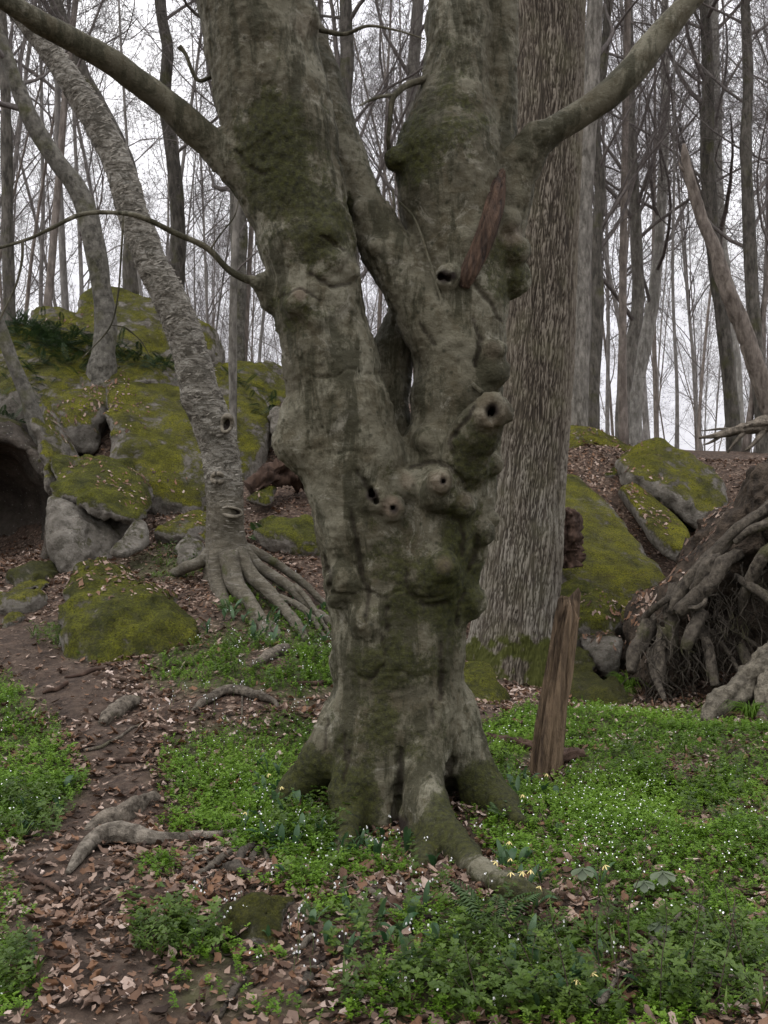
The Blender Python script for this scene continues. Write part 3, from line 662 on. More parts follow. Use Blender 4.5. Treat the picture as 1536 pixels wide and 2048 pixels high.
limb(beech, [(800, 405, 5.42, 2.4), (830, 440, 5.38, 2.6), (858, 520, 5.34, 3), (876, 580, 5.33, 3.2), (896, 640, 5.33, 3.6), (915, 690, 5.34, 4), (925, 740, 5.33, 4.4), (945, 768, 5.31, 5), (965, 786, 5.26, 5.5)], 'vine', 8, 60, seed=38, amp=0.0015)
limb(beech, [(786, 380, 5.5, 2), (792, 460, 5.44, 2), (812, 530, 5.40, 2.2), (850, 575, 5.36, 2.4), (880, 600, 5.34, 2.6)], 'vine', 7, 40, seed=39, amp=0.001)

# strip of bare dead wood where a limb tore out of the right stem
M_DEAD = mat_plain('dead_heartwood', (0.010, 0.006, 0.004), (0.105, 0.062, 0.038), 26, 0.8, 1.0, 0.12, 0.05)
def dead_strip():
    rows = [(928, 576, 9), (936, 548, 17), (956, 505, 19), (976, 455, 20), (988, 415, 20), (996, 375, 16), (1004, 345, 8)]
    S = spline([np.append(PX(x, y, FRONT(x, y) - .2 * r * 5.5 / F), r * 5.5 / F) for x, y, r in rows], 90)
    g, th, s, d = rough_tube(S, 44, lambda th, s, X, R: 0.010 * fbm(np.stack([np.cos(th) * 2.2, np.sin(th) * 2.2, s * 2.5], 1), 4, 61) - 0.012 * sstep(0.25, 0.8, vnoise(np.stack([np.cos(th) * 3, np.sin(th) * 3, s * 1.5], 1), 62)))
    part('dead_wood', g, M_DEAD, beech)['label'] = 'strip of torn reddish brown dead wood'
dead_strip()

# ------------------------------------------------------------------ tulip tree, birch and the other trees that stand close
M_TULIP = mat_tulip(); M_BIRCH = mat_birch()
M_GREY = mat_bark('grey_bark', (0.075, 0.068, 0.055), (0.27, 0.25, 0.215), 0.0)  # this and dark_bark lifted: glare over background trunks put into the colour
M_DARK = mat_bark('dark_bark', (0.040, 0.036, 0.029), (0.165, 0.150, 0.125), 0.35)
M_LICHEN = mat_bark('lichened_bark', (0.045, 0.041, 0.032), (0.205, 0.192, 0.160), 0.5, 0.8, 11)
M_PALE = mat_bark('pale_smooth_bark', (0.15, 0.14, 0.118), (0.37, 0.355, 0.315), 0.0)
M_TWIG = mat_bark('twig_bark', (0.10, 0.086, 0.078), (0.21, 0.185, 0.17))

def build_tulip():
    d = 10.0
    rows = [(1016, 1420, d, 128), (1020, 1375, d, 112), (1026, 1310, d, 94), (1034, 1220, d, 84), (1045, 1100, d, 77), (1055, 980, d, 72), (1068, 820, d, 70), (1079, 640, d, 70), (1088, 450, d, 70), (1095, 250, d, 70), (1099, 0, d, 68), (1104, -400, d, 64), (1108, -900, d, 58)]
    S = spline(CH(rows), 640)
    def disp(th, s, X, R):
        w = 0.05 * fbm(np.stack([np.cos(th) * 1.6, np.sin(th) * 1.6, s * 3.5], 1), 3, 70)
        lat = lambda sg, f, fs, sd: np.abs(vnoise(np.stack([np.cos(th + sg * s + w) * f, np.sin(th + sg * s + w) * f, s * fs + 2.2 * vnoise(np.stack([np.cos(th) * 9, np.sin(th) * 9, s * .9], 1), sd + 9)], 1), sd))
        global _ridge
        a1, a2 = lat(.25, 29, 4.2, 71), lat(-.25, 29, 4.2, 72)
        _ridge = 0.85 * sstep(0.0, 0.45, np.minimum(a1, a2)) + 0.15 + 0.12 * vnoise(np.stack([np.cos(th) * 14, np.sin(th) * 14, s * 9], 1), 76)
        lump = 0.02 * fbm(X * (1.2, 1.2, .7), 3, 73) + 0.05 * sstep(1.0, 0.0, s) * np.cos(th * 5 + 1)
        return 0.024 * (_ridge - 0.6) + lump + 0.004 * fbm(X * (30, 30, 12), 2, 74)
    g, th, s, dd = rough_tube(S, 360, disp)
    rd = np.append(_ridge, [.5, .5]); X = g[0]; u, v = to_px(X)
    pale = sstep(820, 1000, v) * (1 - sstep(1290, 1340, v)) * (0.55 + 0.5 * fbm(X * 2.5, 3, 75)) + 0.12
    moss = (sstep(1225, 1350, v) * 1.25 + 0.30 * sstep(1200, 1330, v) * (1 - sstep(960, 1010, u))) * (0.75 + 0.6 * fbm(X * 2.2, 3, 78))
    t = thing('tulip_tree', 'tall straight trunk with deeply furrowed bark just behind the beech', 'tree', PX(1020, 1372, d))
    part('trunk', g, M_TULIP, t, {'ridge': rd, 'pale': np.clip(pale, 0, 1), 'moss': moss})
build_tulip()

def birch_disp(seed, amp=1.0):
    def disp(th, s, X, R):
        c, sn = np.cos(th) * 1.5, np.sin(th) * 1.5
        flake = vnoise(np.stack([c * 2.2, sn * 2.2, s * 26], 1), seed) * 0.5 + vnoise(np.stack([c * 4, sn * 4, s * 55], 1), seed + 1) * 0.5
        return amp * (0.006 * sstep(-.1, .5, flake) + 0.010 * fbm(X * 3.5, 3, seed + 2) + 0.004 * fbm(X * 22, 2, seed + 3))
    return disp

def build_birch():
    d = 9.6
    base = PX(455, 1150, d)
    b = thing('yellow_birch', 'leaning silvery birch with peeling bark and stilted roots on the mound', 'tree', base)
    rows = [(458, 1165, d, 50), (455, 1120, d, 46), (450, 1060, d, 38), (449, 1000, d, 36), (447, 950, d, 36), (440, 900, d, 38), (428, 860, d, 40), (412, 815, d, 38), (398, 780, d, 37), (386, 730, d, 36), (372, 680, d, 35), (350, 620, d, 34), (325, 570, d, 33),
            (305, 530, d, 32), (285, 480, d, 31), (265, 425, d, 30), (250, 370, d, 29), (228, 310, d, 28), (198, 250, d, 27), (165, 200, d, 26), (130, 145, d, 24), (95, 95, d, 22), (55, 45, d, 20), (0, -25, d, 18), (-90, -140, d, 15), (-190, -280, d, 11)]
    g, th, s, dd = rough_tube(spline(CH(rows), 520), 96, birch_disp(80))
    # burl on the left side, knot swellings
    V = g[0]; u, v = to_px(V)
    for x, y, r, a in [(372, 805, 34, .045), (430, 955, 20, .04), (462, 1030, 24, .05), (458, 850, 24, .05)]:
        c = PX(x, y, d - 0.15); q = np.linalg.norm(V - c, axis=1); V += (V - PX(x + 12, y, d)) / (np.linalg.norm(V - PX(x + 12, y, d), axis=1)[:, None] + 1e-6) * (a * np.exp(-(q / .13) ** 2))[:, None]
    low = sstep(900, 1050, v); moss = 0.25 * fbm(V * 2, 3, 84) + 0.2 * sstep(1080, 1180, v)
    tr = part('trunk', (V, g[1], g[2]), M_BIRCH, b, {'low': low, 'moss': moss})
    rng = np.random.default_rng(88); nv = len(V) - 2; sd = 96; ii = rng.integers(sd * 30, nv - sd * 60, 1500); P0 = V[ii]; nb = V[(ii // sd) * sd + (ii % sd + 1) % sd] - P0; up = V[ii + sd] - P0
    nb /= np.linalg.norm(nb, axis=1, keepdims=True); up /= np.linalg.norm(up, axis=1, keepdims=True); no = np.cross(nb, up); cen = P0 - spline(CH(rows), 520)[ii // sd, :3]; no *= np.sign((no * cen).sum(1))[:, None]
    L = rng.uniform(.02, .07, 1500)[:, None]; h = rng.uniform(.004, .012, 1500)[:, None]; cu = rng.uniform(.006, .022, 1500)[:, None]
    quad = np.stack([P0 - nb * L * .5, P0 - nb * L * .5 + up * h, P0 + no * cu * .5, P0 + no * cu * .5 + up * h, P0 + nb * L * .5 + no * cu, P0 + nb * L * .5 + no * cu * 1.2 + up * h * .6], 1).reshape(-1, 3)
    T0 = np.array(((0, 2, 3), (0, 3, 1), (2, 4, 5), (2, 5, 3))); T0 = (T0[None] + (np.arange(1500) * 6)[:, None, None]).reshape(-1, 3)
    part('bark_curls', (quad, None, T0), mat_plain('curled_bark', (0.09, 0.078, 0.058), (0.36, 0.335, 0.28), 6, .7, .2), b)['kind'] = 'stuff'
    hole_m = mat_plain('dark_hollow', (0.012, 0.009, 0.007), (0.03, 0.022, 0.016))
    rim_m = mat_plain('callus_rim', (0.05, 0.042, 0.030), (0.22, 0.195, 0.15), 22, 0.85, 0.9)
    for x, y, a, bb, rot in [(434, 956, 11, 9, 0), (462, 1024, 22, 9, .15), (453, 848, 10, 17, .2)]:
        ang = np.linspace(0, 2 * np.pi, 25)[:-1]; dd_ = d - 0.215
        ring = np.array([PX(x + a * math.cos(t) * math.cos(rot) - bb * math.sin(t) * math.sin(rot), y + a * math.cos(t) * math.sin(rot) + bb * math.sin(t) * math.cos(rot), dd_ + 0.02 * math.cos(2 * t)) for t in ang])
        P = np.vstack([ring, ring[:1], ring[1:2]]); P = P + .006 * np.stack([vnoise(P * 9, 5), vnoise(P * 9, 6), vnoise(P * 9, 7)], 1) + (0, .02, 0); k = part('knot', tubes(P, .018 + .010 * vnoise(P * 8, 8) + .004, 8), rim_m, tr)
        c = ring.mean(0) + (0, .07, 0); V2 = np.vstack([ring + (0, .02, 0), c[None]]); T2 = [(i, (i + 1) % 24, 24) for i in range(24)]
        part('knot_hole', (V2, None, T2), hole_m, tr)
    # stilted roots running down the mound to the right
    roots = [[(436, 1105, 9.42, 24), (436, 1160, 9.3, 20), (450, 1210, 9.05, 16), (462, 1245, 8.8, 15), (470, 1290, 8.5, 9)],
             [(458, 1110, 9.35, 24), (470, 1165, 9.2, 21), (496, 1200, 9.0, 17), (520, 1238, 8.75, 15), (533, 1272, 8.45, 13), (540, 1310, 8.2, 7)],
             [(475, 1105, 9.42, 22), (502, 1150, 9.3, 18), (540, 1182, 9.15, 15), (568, 1208, 8.95, 13), (592, 1245, 8.65, 12), (614, 1278, 8.4, 8)],
             [(484, 1100, 9.55, 18), (522, 1136, 9.5, 14), (572, 1162, 9.4, 12), (622, 1188, 9.2, 10), (660, 1212, 9.0, 9), (690, 1230, 8.9, 5)],
             [(484, 1095, 9.65, 16), (532, 1114, 9.7, 11), (592, 1140, 9.7, 10), (640, 1160, 9.6, 8), (690, 1180, 9.5, 5)],
             [(424, 1110, 9.5, 16), (430, 1180, 9.3, 10), (440, 1220, 9.05, 8), (445, 1250, 8.8, 5)],
             [(492, 1190, 9.05, 10), (506, 1232, 8.8, 10), (503, 1265, 8.5, 7)], [(520, 1232, 8.8, 8), (552, 1262, 8.5, 9), (560, 1290, 8.3, 5)],
             [(430, 1095, 9.6, 18), (402, 1122, 9.5, 15), (368, 1116, 9.7, 13), (345, 1105, 9.9, 7)],
             [(560, 1195, 9.05, 8), (610, 1215, 8.9, 7), (650, 1250, 8.6, 5)], [(590, 1172, 9.35, 6), (630, 1210, 9.05, 6), (660, 1245, 8.7, 4)]]
    for i, rws in enumerate(roots):
        S = spline(CH(rws), 90); S[:, 3] *= .86
        z = ground_z(S[:, 0], S[:, 1]) ; k = sstep(0.15, 1.0, np.linspace(0, 1, len(S)))
        S[:, 2] = S[:, 2] * (1 - k) + np.minimum(S[:, 2], z + S[:, 3] * 0.9) * k
        g, th, s, dd = rough_tube(S, 30, birch_disp(90 + i, 0.6)); z = np.zeros(len(g[0]))
        part('root', g, M_BIRCH, b, {'low': z + 0.85, 'moss': z + 0.30 + 0.15 * fbm(g[0] * 2.5, 2, 95)})
build_birch()

# bare trees: trunk along a given line, crown grown in four orders of branches
def grow(rng, TP, TR, t0, counts, len0, spread=(35, 65), up=0.25, sub=(0.4, 0.65), rsub=0.5, rmin=0.004, wob=0.16, n=(10, 7, 5, 4, 3), sides=(6, 5, 4, 3, 3)):
    geos = []; P = TP[None]; R = TR[None]; L = np.array([np.linalg.norm(np.diff(TP, axis=0), axis=1).sum()])
    for lv, c in enumerate(counts):
        M, m = P.shape[:2]; par = np.repeat(np.arange(M), c); K = len(par)
        lo = t0 if lv == 0 else 0.18
        t = lo + (1 - lo) * rng.random(K) ** (0.9 if lv == 0 else 0.8) * 0.99
        if lv == 0: t = np.sort(t)
        x = t * (m - 1); i = np.minimum(x.astype(int), m - 2); f = (x - i)[:, None]
        pos = P[par, i] * (1 - f) + P[par, i + 1] * f; tan = P[par, i + 1] - P[par, i]; tan /= np.linalg.norm(tan, axis=1, keepdims=True) + 1e-9
        rad = R[par, i] * (1 - f[:, 0]) + R[par, i + 1] * f[:, 0]
        rv = rng.normal(size=(K, 3)); rv -= (rv * tan).sum(1, keepdims=True) * tan; rv /= np.linalg.norm(rv, axis=1, keepdims=True) + 1e-9
        ang = np.radians(rng.uniform(*spread, K))[:, None]; dr = tan * np.cos(ang) + rv * np.sin(ang)
        ln = (len0 * (1.15 - 0.75 * (t - lo) / (1 - lo)) if lv == 0 else L[par] * rng.uniform(*sub, K) * (1.1 - 0.5 * t)) * rng.uniform(0.7, 1.25, K)
        k = n[lv]; Pn = np.empty((K, k, 3)); Pn[:, 0] = pos; st = (ln / (k - 1))[:, None]; wb = rng.normal(size=(K, 3)) * wob
        for j in range(1, k):
            wb = 0.6 * wb + rng.normal(size=(K, 3)) * wob * 0.8
            dr = dr + wb + np.array([0, 0, up * 0.5 * (0.5 if lv else 1)]); dr /= np.linalg.norm(dr, axis=1, keepdims=True); Pn[:, j] = Pn[:, j - 1] + dr * st
        r0 = np.maximum(np.minimum(rad * rsub * rng.uniform(.7, 1.2, K), rad * .9), rmin); Rn = np.maximum(r0[:, None] * np.linspace(1, 0.25, k)[None], rmin * 0.6)
        geos.append(tubes(Pn, Rn, sides[lv], cap=False)); P, R, L = Pn, Rn, ln
    return join(geos)

def near_tree(name, label, rows, mat, counts=(11, 7, 6, 4), t0=0.25, len0=3.0, seed=1, extra=None, crown_mat=None, sides=20, up=0.3, spread=(30, 65), group=None, n=120):
    rng = np.random.default_rng(seed); C = CH(rows)
    C = np.vstack([C[0] + (C[0] - C[1]) / np.linalg.norm((C[0] - C[1])[:3]) * 0.45 * np.array((1, 1, 1, 0)), C]); S = spline(C, n)
    g, th, s, dd = rough_tube(S, sides, lambda th, s, X, R: 0.10 * R * fbm(X * (4, 4, 1.5), 3, seed) + 0.06 * R * fbm(np.stack([np.cos(th) * 3, np.sin(th) * 3, s * 2], 1), 2, seed + 1))
    base = S[0, :3] if S[0, 2] < S[-1, 2] else S[-1, :3]
    t = thing(name, label, 'tree', base, group); part('trunk', g, mat, t)
    if counts:
        K = S if S[0, 2] < S[-1, 2] else S[::-1]
        part('crown', grow(rng, K[::6, :3], K[::6, 3], t0, counts, len0, up=up, spread=spread, rmin=0.003, rsub=.36), crown_mat or M_TWIG, t)
    return t

near_tree('leaning_tree', 'slim crooked tree rooted on top of the mossy outcrop', [(205, 735, 14.2, 30), (208, 705, 14.2, 24), (212, 650, 14.2, 22), (205, 590, 14.2, 20), (192, 510, 14.2, 20), (175, 430, 14.2, 20), (150, 370, 14.2, 19), (105, 310, 14.2, 18), (65, 245, 14.2, 17), (38, 180, 14.2, 15), (15, 120, 14.2, 14), (-10, 40, 14.2, 12), (-40, -120, 14.2, 10), (-60, -400, 14.2, 6)], M_LICHEN, seed=3, t0=.45, len0=3)
near_tree('leaning_tree', 'thin pale tree leaning over the cave', [(66, 830, 12.4, 17), (52, 785, 12.4, 15), (28, 730, 12.4, 13), (6, 670, 12.4, 13), (-20, 600, 12.4, 12), (-80, 450, 12.4, 11), (-160, 200, 12.4, 9), (-240, -100, 12.4, 6)], M_LICHEN, seed=5, t0=.5, len0=2)
near_tree('forked_tree', 'dark wavy tree crossing behind the leaning birch', [(262, 640, 19, 16), (262, 540, 19, 16), (266, 430, 19, 17), (255, 340, 19, 17), (235, 285, 19, 17), (200, 215, 19, 16), (165, 150, 19, 15), (140, 80, 19, 14), (110, 0, 19, 13), (60, -150, 19, 11), (20, -450, 19, 7)], M_DARK, seed=7, t0=.35, len0=4.5)
near_tree('dark_tree', 'straight dark tree behind the birch with crown of fine twigs', [(352, 640, 20, 15), (356, 520, 20, 14), (352, 380, 20, 14), (340, 280, 20, 13), (328, 200, 20, 12), (335, 100, 20, 12), (320, 0, 20, 11), (300, -300, 20, 9), (280, -700, 20, 5)], M_DARK, seed=9, t0=.25, len0=4.5)
near_tree('grey_tree', 'upright grey tree showing between beech and mossy outcrop', [(475, 760, 18, 17), (474, 650, 18, 16), (478, 500, 18, 16), (474, 380, 18, 15), (470, 250, 18, 14), (466, 100, 18, 13), (460, -150, 18, 11), (450, -500, 18, 6)], M_LICHEN, seed=11, t0=.3, len0=4)
near_tree('sapling', 'thin straight grey sapling close beside the leaning birch', [(468, 1010, 12.4, 8), (467, 930, 12.4, 8), (466, 800, 12.4, 8), (466, 650, 12.4, 8), (470, 500, 12.4, 7.5), (478, 350, 12.4, 7), (486, 150, 12.4, 6), (490, -50, 12.4, 5), (492, -300, 12.4, 3)], M_GREY, counts=(10, 6, 5), seed=13, t0=.4, len0=1.4, sides=10)
near_tree('grey_tree', 'slender grey tree right behind the furrowed trunk', [(1158, 860, 15.5, 20), (1160, 760, 15.5, 19), (1162, 600, 15.5, 19), (1166, 450, 15.5, 19), (1174, 300, 15.5, 18), (1183, 150, 15.5, 17), (1190, 0, 15.5, 16), (1196, -200, 15.5, 14), (1200, -600, 15.5, 8)], M_GREY, seed=15, t0=.45, len0=3)
near_tree('dark_tree', 'dark knobbly tree rising from the leaf slope behind the slabs', [(1186, 880, 16.5, 14), (1188, 760, 16.5, 12), (1196, 600, 16.5, 12), (1192, 480, 16.5, 12), (1200, 380, 16.5, 11), (1190, 250, 16.5, 10), (1210, 100, 16.5, 8), (1220, -100, 16.5, 6)], M_DARK, seed=17, t0=.3, len0=3.2)
near_tree('dark_tree', 'dark branching tree behind the broken leaning snag', [(1472, 960, 18, 15), (1462, 800, 18, 14), (1450, 680, 18, 14), (1432, 540, 18, 14), (1420, 420, 18, 15), (1414, 300, 18, 14), (1416, 180, 18, 12), (1412, 60, 18, 11), (1405, -60, 18, 10), (1400, -300, 18, 7), (1398, -600, 18, 4)], M_DARK, counts=(14, 7, 6, 4), seed=19, t0=.3, len0=4.6, spread=(40, 75))
near_tree('dark_tree', 'upright dark tree behind the uprooted root mass', [(1528, 900, 17, 14), (1518, 760, 17, 13), (1505, 600, 17, 13), (1498, 450, 17, 12), (1492, 300, 17, 11), (1496, 150, 17, 10), (1490, 0, 17, 9), (1488, -300, 17, 6)], M_DARK, counts=(13, 7, 6, 4), seed=21, t0=.3, len0=4, spread=(40, 75))
near_tree('pale_tree', 'smooth pale trunk beyond the wedge shaped mossy boulder', [(1474, 1000, 21, 20), (1470, 880, 21, 19), (1466, 760, 21, 18), (1456, 640, 21, 17), (1440, 500, 21, 15), (1432, 350, 21, 13), (1428, 100, 21, 10), (1424, -300, 21, 6)], M_PALE, seed=23, t0=.3, len0=4)
near_tree('grey_tree', 'brownish trunk above the leaf slope beyond the crest slab', [(1244, 900, 20, 14), (1246, 800, 20, 14), (1262, 700, 20, 13), (1276, 600, 20, 12), (1272, 450, 20, 11), (1262, 250, 20, 9), (1258, 0, 20, 7), (1250, -300, 20, 4)], M_GREY, counts=(14, 8, 6, 4), seed=25, t0=.25, len0=4.4)
near_tree('grey_tree', 'grey trunk behind the brownish one beyond the crest slab', [(1266, 900, 22, 16), (1272, 780, 22, 15), (1290, 690, 22, 14), (1306, 600, 22, 12), (1320, 450, 22, 10), (1330, 250, 22, 9), (1330, 0, 22, 7)], M_PALE, seed=27, t0=.35, len0=4)
near_tree('dark_tree', 'dark tree seen in the fork of the beech', [(735, 900, 17, 12), (722, 700, 17, 12), (705, 500, 17, 12), (690, 350, 17, 13), (686, 230, 17, 14), (694, 120, 17, 13), (692, 20, 17, 12), (690, -200, 17, 10), (688, -500, 17, 6)], M_DARK, counts=(15, 8, 6, 4), seed=29, t0=.25, len0=4)
near_tree('grey_tree', 'greyish brown tree beside the right beech stem seen in the fork', [(808, 900, 21, 12), (812, 600, 21, 12), (815, 400, 21, 12), (822, 250, 21, 12), (828, 120, 21, 12), (836, 0, 21, 11), (850, -300, 21, 8)], M_GREY, seed=31, t0=.3, len0=4)
near_tree('dark_tree', 'dark trunk rising behind the fern covered outcrop', [(20, 640, 17.5, 12), (16, 500, 17.5, 12), (14, 350, 17.5, 11), (10, 150, 17.5, 10), (-5, -100, 17.5, 9), (-15, -500, 17.5, 5)], M_DARK, seed=33, t0=.3, len0=4)

# broken snag leaning across the right side
M_SNAG = mat_plain('weathered_snag', (0.045, 0.035, 0.027), (0.215, 0.182, 0.152), 14, 0.9, 1.0, 0.35, 0.05)
def build_snag():
    S = spline(CH([(1600, 1010, 13.2, 21), (1565, 900, 13.2, 20), (1540, 820, 13.2, 19), (1515, 740, 13.2, 18), (1485, 650, 13.2, 17), (1455, 580, 13.2, 16), (1432, 510, 13.2, 14), (1408, 450, 13.2, 12), (1392, 400, 13.2, 11), (1378, 350, 13.2, 10), (1370, 310, 13.2, 8), (1368, 288, 13.2, 3)]), 150)
    g, th, s, dd = rough_tube(S, 22, lambda th, s, X, R: R * (0.30 * fbm(np.stack([np.cos(th) * 2, np.sin(th) * 2, s * 1.6], 1), 5, 101, .65) - .05))
    t = thing('broken_snag', 'broken reddish dead snag leaning beside the dark branching tree', 'dead tree', S[0, :3]); part('trunk', g, M_SNAG, t)
    part('stub', tubes(spline(CH([(1372, 345, 13.2, 4), (1362, 335, 13.2, 3), (1358, 325, 13.2, 1)]), 6)[:, :3], np.array([.03, .028, .024, .02, .014, .006]), 7), M_SNAG, t)
build_snag()

# the wood behind: prototypes copied, every tree an object with trunk and crown
def proto(seed, H, r0, t0, counts, len0, mat, lean=0.05, spread=(25, 55), up=0.35):
    rng = np.random.default_rng(seed); k = 26; z = np.linspace(0, H, k)
    w = np.cumsum(np.cumsum(rng.normal(size=(k, 2)) * 0.012, 0), 0) * H / 20 + np.outer(z, rng.normal(size=2) * lean)
    r0 = r0 * .82; P = np.column_stack([w, z]); R = r0 * (1 - 0.85 * (z / H) ** 1.1) + 0.5 * r0 * np.exp(-z / 0.5)
    g = tubes(spline(np.column_stack([P, R]), 40)[:, :3], spline(np.column_stack([P, R]), 40)[:, 3], 10)
    c = grow(rng, P, R, t0, counts, len0, up=up, spread=spread, rmin=0.0032, rsub=.42)
    return mesh('trunk', *g, mat), mesh('crown', *c, M_TWIG)
M_FAR1 = mat_bark('far_grey_bark', (0.15, 0.138, 0.122), (0.34, 0.32, 0.295)); M_FAR2 = mat_bark('far_brown_bark', (0.12, 0.10, 0.083), (0.29, 0.25, 0.215))
PROTO = [proto(201, 22, .115, .30, (16, 9, 6, 4), 5.0, M_FAR1), proto(202, 25, .14, .35, (16, 9, 6, 4), 5.5, M_FAR2), proto(203, 20, .085, .22, (18, 8, 6, 4), 4.2, M_FAR1), proto(204, 24, .105, .25, (16, 9, 6, 4), 5.0, M_FAR1, .09),
         proto(205, 14, .05, .15, (18, 8, 6, 4), 3.2, M_FAR2, .10, (35, 70), .2), proto(206, 18, .075, .20, (18, 8, 6, 4), 4.0, M_FAR2, .07), proto(207, 10, .036, .12, (18, 8, 6, 3), 2.6, M_FAR1, .12, (40, 75), .15), proto(208, 26, .165, .4, (16, 9, 6, 4), 6.0, M_FAR1)]
KIND = ['tall grey bare tree in the wood beyond the rocks', 'stout brown bare tree in the wood beyond the rocks', 'slim grey bare tree with low limbs in the wood beyond the rocks', 'leaning grey bare tree in the wood beyond the rocks',
        'small brown understory tree with spreading twigs beyond the rocks', 'slender brown bare tree in the wood beyond the rocks', 'thin twiggy understory sapling beyond the rocks', 'biggest grey bare tree in the wood beyond the rocks']
def plant_wood():
    rng = np.random.default_rng(77); spots = []
    for d0, d1, n, gap in [(18.5, 25, 9, 2.0), (25, 36, 26, 1.8), (36, 56, 56, 2.0), (56, 95, 80, 2.6)]:
        k = 0; tries = 0
        while k < n and tries < 5000:
            tries += 1; d = math.sqrt(rng.uniform(d0 * d0, d1 * d1)); x = rng.uniform(-.50, .50) * d
            if d < 22 and rng.random() < .3: continue
            if all((x - a) ** 2 + (d - b) ** 2 > gap * gap for a, b, _ in spots): spots.append((x, d, rng.random())); k += 1
    spots += [(x, d, .55 + .2 * (i % 2)) for i, (x, d) in enumerate([(4.2, 17.5), (5.4, 18.5), (6.2, 17.2), (2.4, 18.6), (-6.2, 18), (-4.4, 18.8), (-2.6, 18.4), (6.8, 18.4), (3.9, 20), (-.9, 18.2)])]
    for x, d, r in spots:
        w = [.16, .10, .18, .14, .15, .17, .08, .02] if d > 25 else [.0, .0, .16, .0, .34, .2, .3, .0]
        k = int(np.searchsorted(np.cumsum(w), r * .999)); k = min(k, 7); s = rng.uniform(.82, 1.22)
        t = thing('bare_tree', KIND[k], 'tree', (x, d, float(ground_raw(x, d)[0]) - 0.15), 'bare trees in the wood beyond the rocks')
        t.rotation_euler = (rng.normal() * .025, rng.normal() * .025, rng.uniform(0, 6.28)); t.scale = (s, s, s * rng.uniform(.95, 1.1))
        link('trunk', PROTO[k][0], t); link('crown', PROTO[k][1], t)
plant_wood()

# ------------------------------------------------------------------ rocks
def hull_planes(P):
    bm = bmesh.new()
    for p in P: bm.verts.new(p)
    bmesh.ops.convex_hull(bm, input=bm.verts); bm.normal_update()
    c = Vector(np.mean(P, 0)); N, D = [], []
    for f in bm.faces:
        n = f.normal.copy(); d = n.dot(f.verts[0].co)
        if n.dot(c) > d: n, d = -n, -d
        n = np.array(n)
        if not any(np.dot(n, m) > 0.995 for m in N): N.append(n); D.append(d)
    bm.free(); return N, D

def rock(name, label, pts, mat, thick=0.6, drop=0.3, res=None, rnd=0.12, warp=((1.2, .08), (3.6, .05), (11, .018)), seed=1, cuts=(), extra=(), shrink=0.85, cat='boulder'):
    """pts: photo pixel + distance of corners of the visible faces; the body reaches back by `thick` and down by `drop` metres"""
    P = np.array([PX(*p) for p in pts]); c = P.mean(0)
    back = c + (P - c) * shrink + np.array((0, thick, -drop * .3)); down = P[P[:, 2] < c[2]] + np.array((0, 0.05, -drop))
    A = np.vstack([P, back, down] + ([np.array([PX(*e) for e in extra])] if len(extra) else []))
    lo, hi = A.min(0) - .25, A.max(0) + .25; res = res or max(0.02, min(0.045, (hi - lo).max() / 95))
    fl = Field(lo, hi, res); N, D = hull_planes(A); fl.hull(N, D, rnd)
    for a, b, ra, rb in cuts: fl.cut(PX(*a), PX(*b), ra, rb, 0.08)
    for i, (s, a) in enumerate(warp): fl.warp(s, a, 4, seed * 10 + i)
    fl.f[0] = fl.f[-1] = 1; fl.f[:, 0] = fl.f[:, -1] = 1; fl.f[:, :, 0] = fl.f[:, :, -1] = 1
    g = fl.mesh(); SOLID.append((g[0], g[1]))
    return single(name, g, mat, label, cat)

MR_OLIVE = mat_rock('mossy_rock_olive', -0.10, 1.3, yellow=.5, litter=.25)
MR_GREY = mat_rock('weathered_grey_rock', -0.28, 0.6, yellow=.4)
MR_GREEN = mat_rock('thick_green_moss_rock', 0.08, 1.1, yellow=.18, steep=.35, litter=.25)
MR_BRIGHT = mat_rock('bright_moss_slab', 0.10, 1.35, yellow=.6, steep=.35, litter=.15)
MR_DARK = mat_rock('dark_moss_rock', 0.10, 0.55, yellow=.2, steep=.3, litter=.2)
MR_CAVE_SHADE = mat_rock('cave_boulder', -0.25, 0.5, ((0.035, 0.028, 0.022), (0.115, 0.095, 0.075)), litter=0)  # extra dark rock: the cave's shade is partly put into the colour

# outcrop on the left
rock('boulder', 'rounded mossy boulder crowning the outcrop behind the birch', [(152, 640, 16.0), (165, 585, 16.4), (215, 568, 16.8), (262, 578, 16.7), (345, 610, 16.4), (425, 655, 16.2), (436, 690, 16.2), (420, 722, 15.7), (330, 722, 15.3), (225, 690, 15.2), (150, 660, 15.5)], MR_OLIVE, 2.2, .5, seed=1)
rock('boulder', 'low mossy boulder with ferns below it beside the crowning boulder', [(55, 625, 15.8), (70, 606, 16.0), (130, 603, 16.1), (180, 620, 16.0), (190, 665, 15.4), (120, 650, 15.3), (60, 645, 15.5)], MR_OLIVE, 1.8, .4, seed=2)
rock('ledge_boulder', 'dark rock ledge under the hanging ferns', [(-40, 690, 14.8), (20, 640, 15.2), (110, 655, 15.2), (200, 690, 15.0), (250, 722, 14.8), (380, 745, 14.9), (300, 765, 14.2), (150, 770, 13.8), (0, 790, 13.6), (-60, 760, 14)], MR_OLIVE, 1.8, .5, seed=3)
rock('flat_boulder', 'broad sloping mossy slab in the middle of the outcrop', [(220, 748, 14.4), (300, 752, 14.4), (380, 775, 14.2), (415, 850, 13.6), (425, 985, 12.5), (390, 1000, 12.2), (300, 985, 12.2), (225, 900, 12.6), (213, 800, 13.5)], MR_OLIVE, 1.4, .4, seed=4, warp=((1.0, .07), (3.2, .05), (10, .02)))
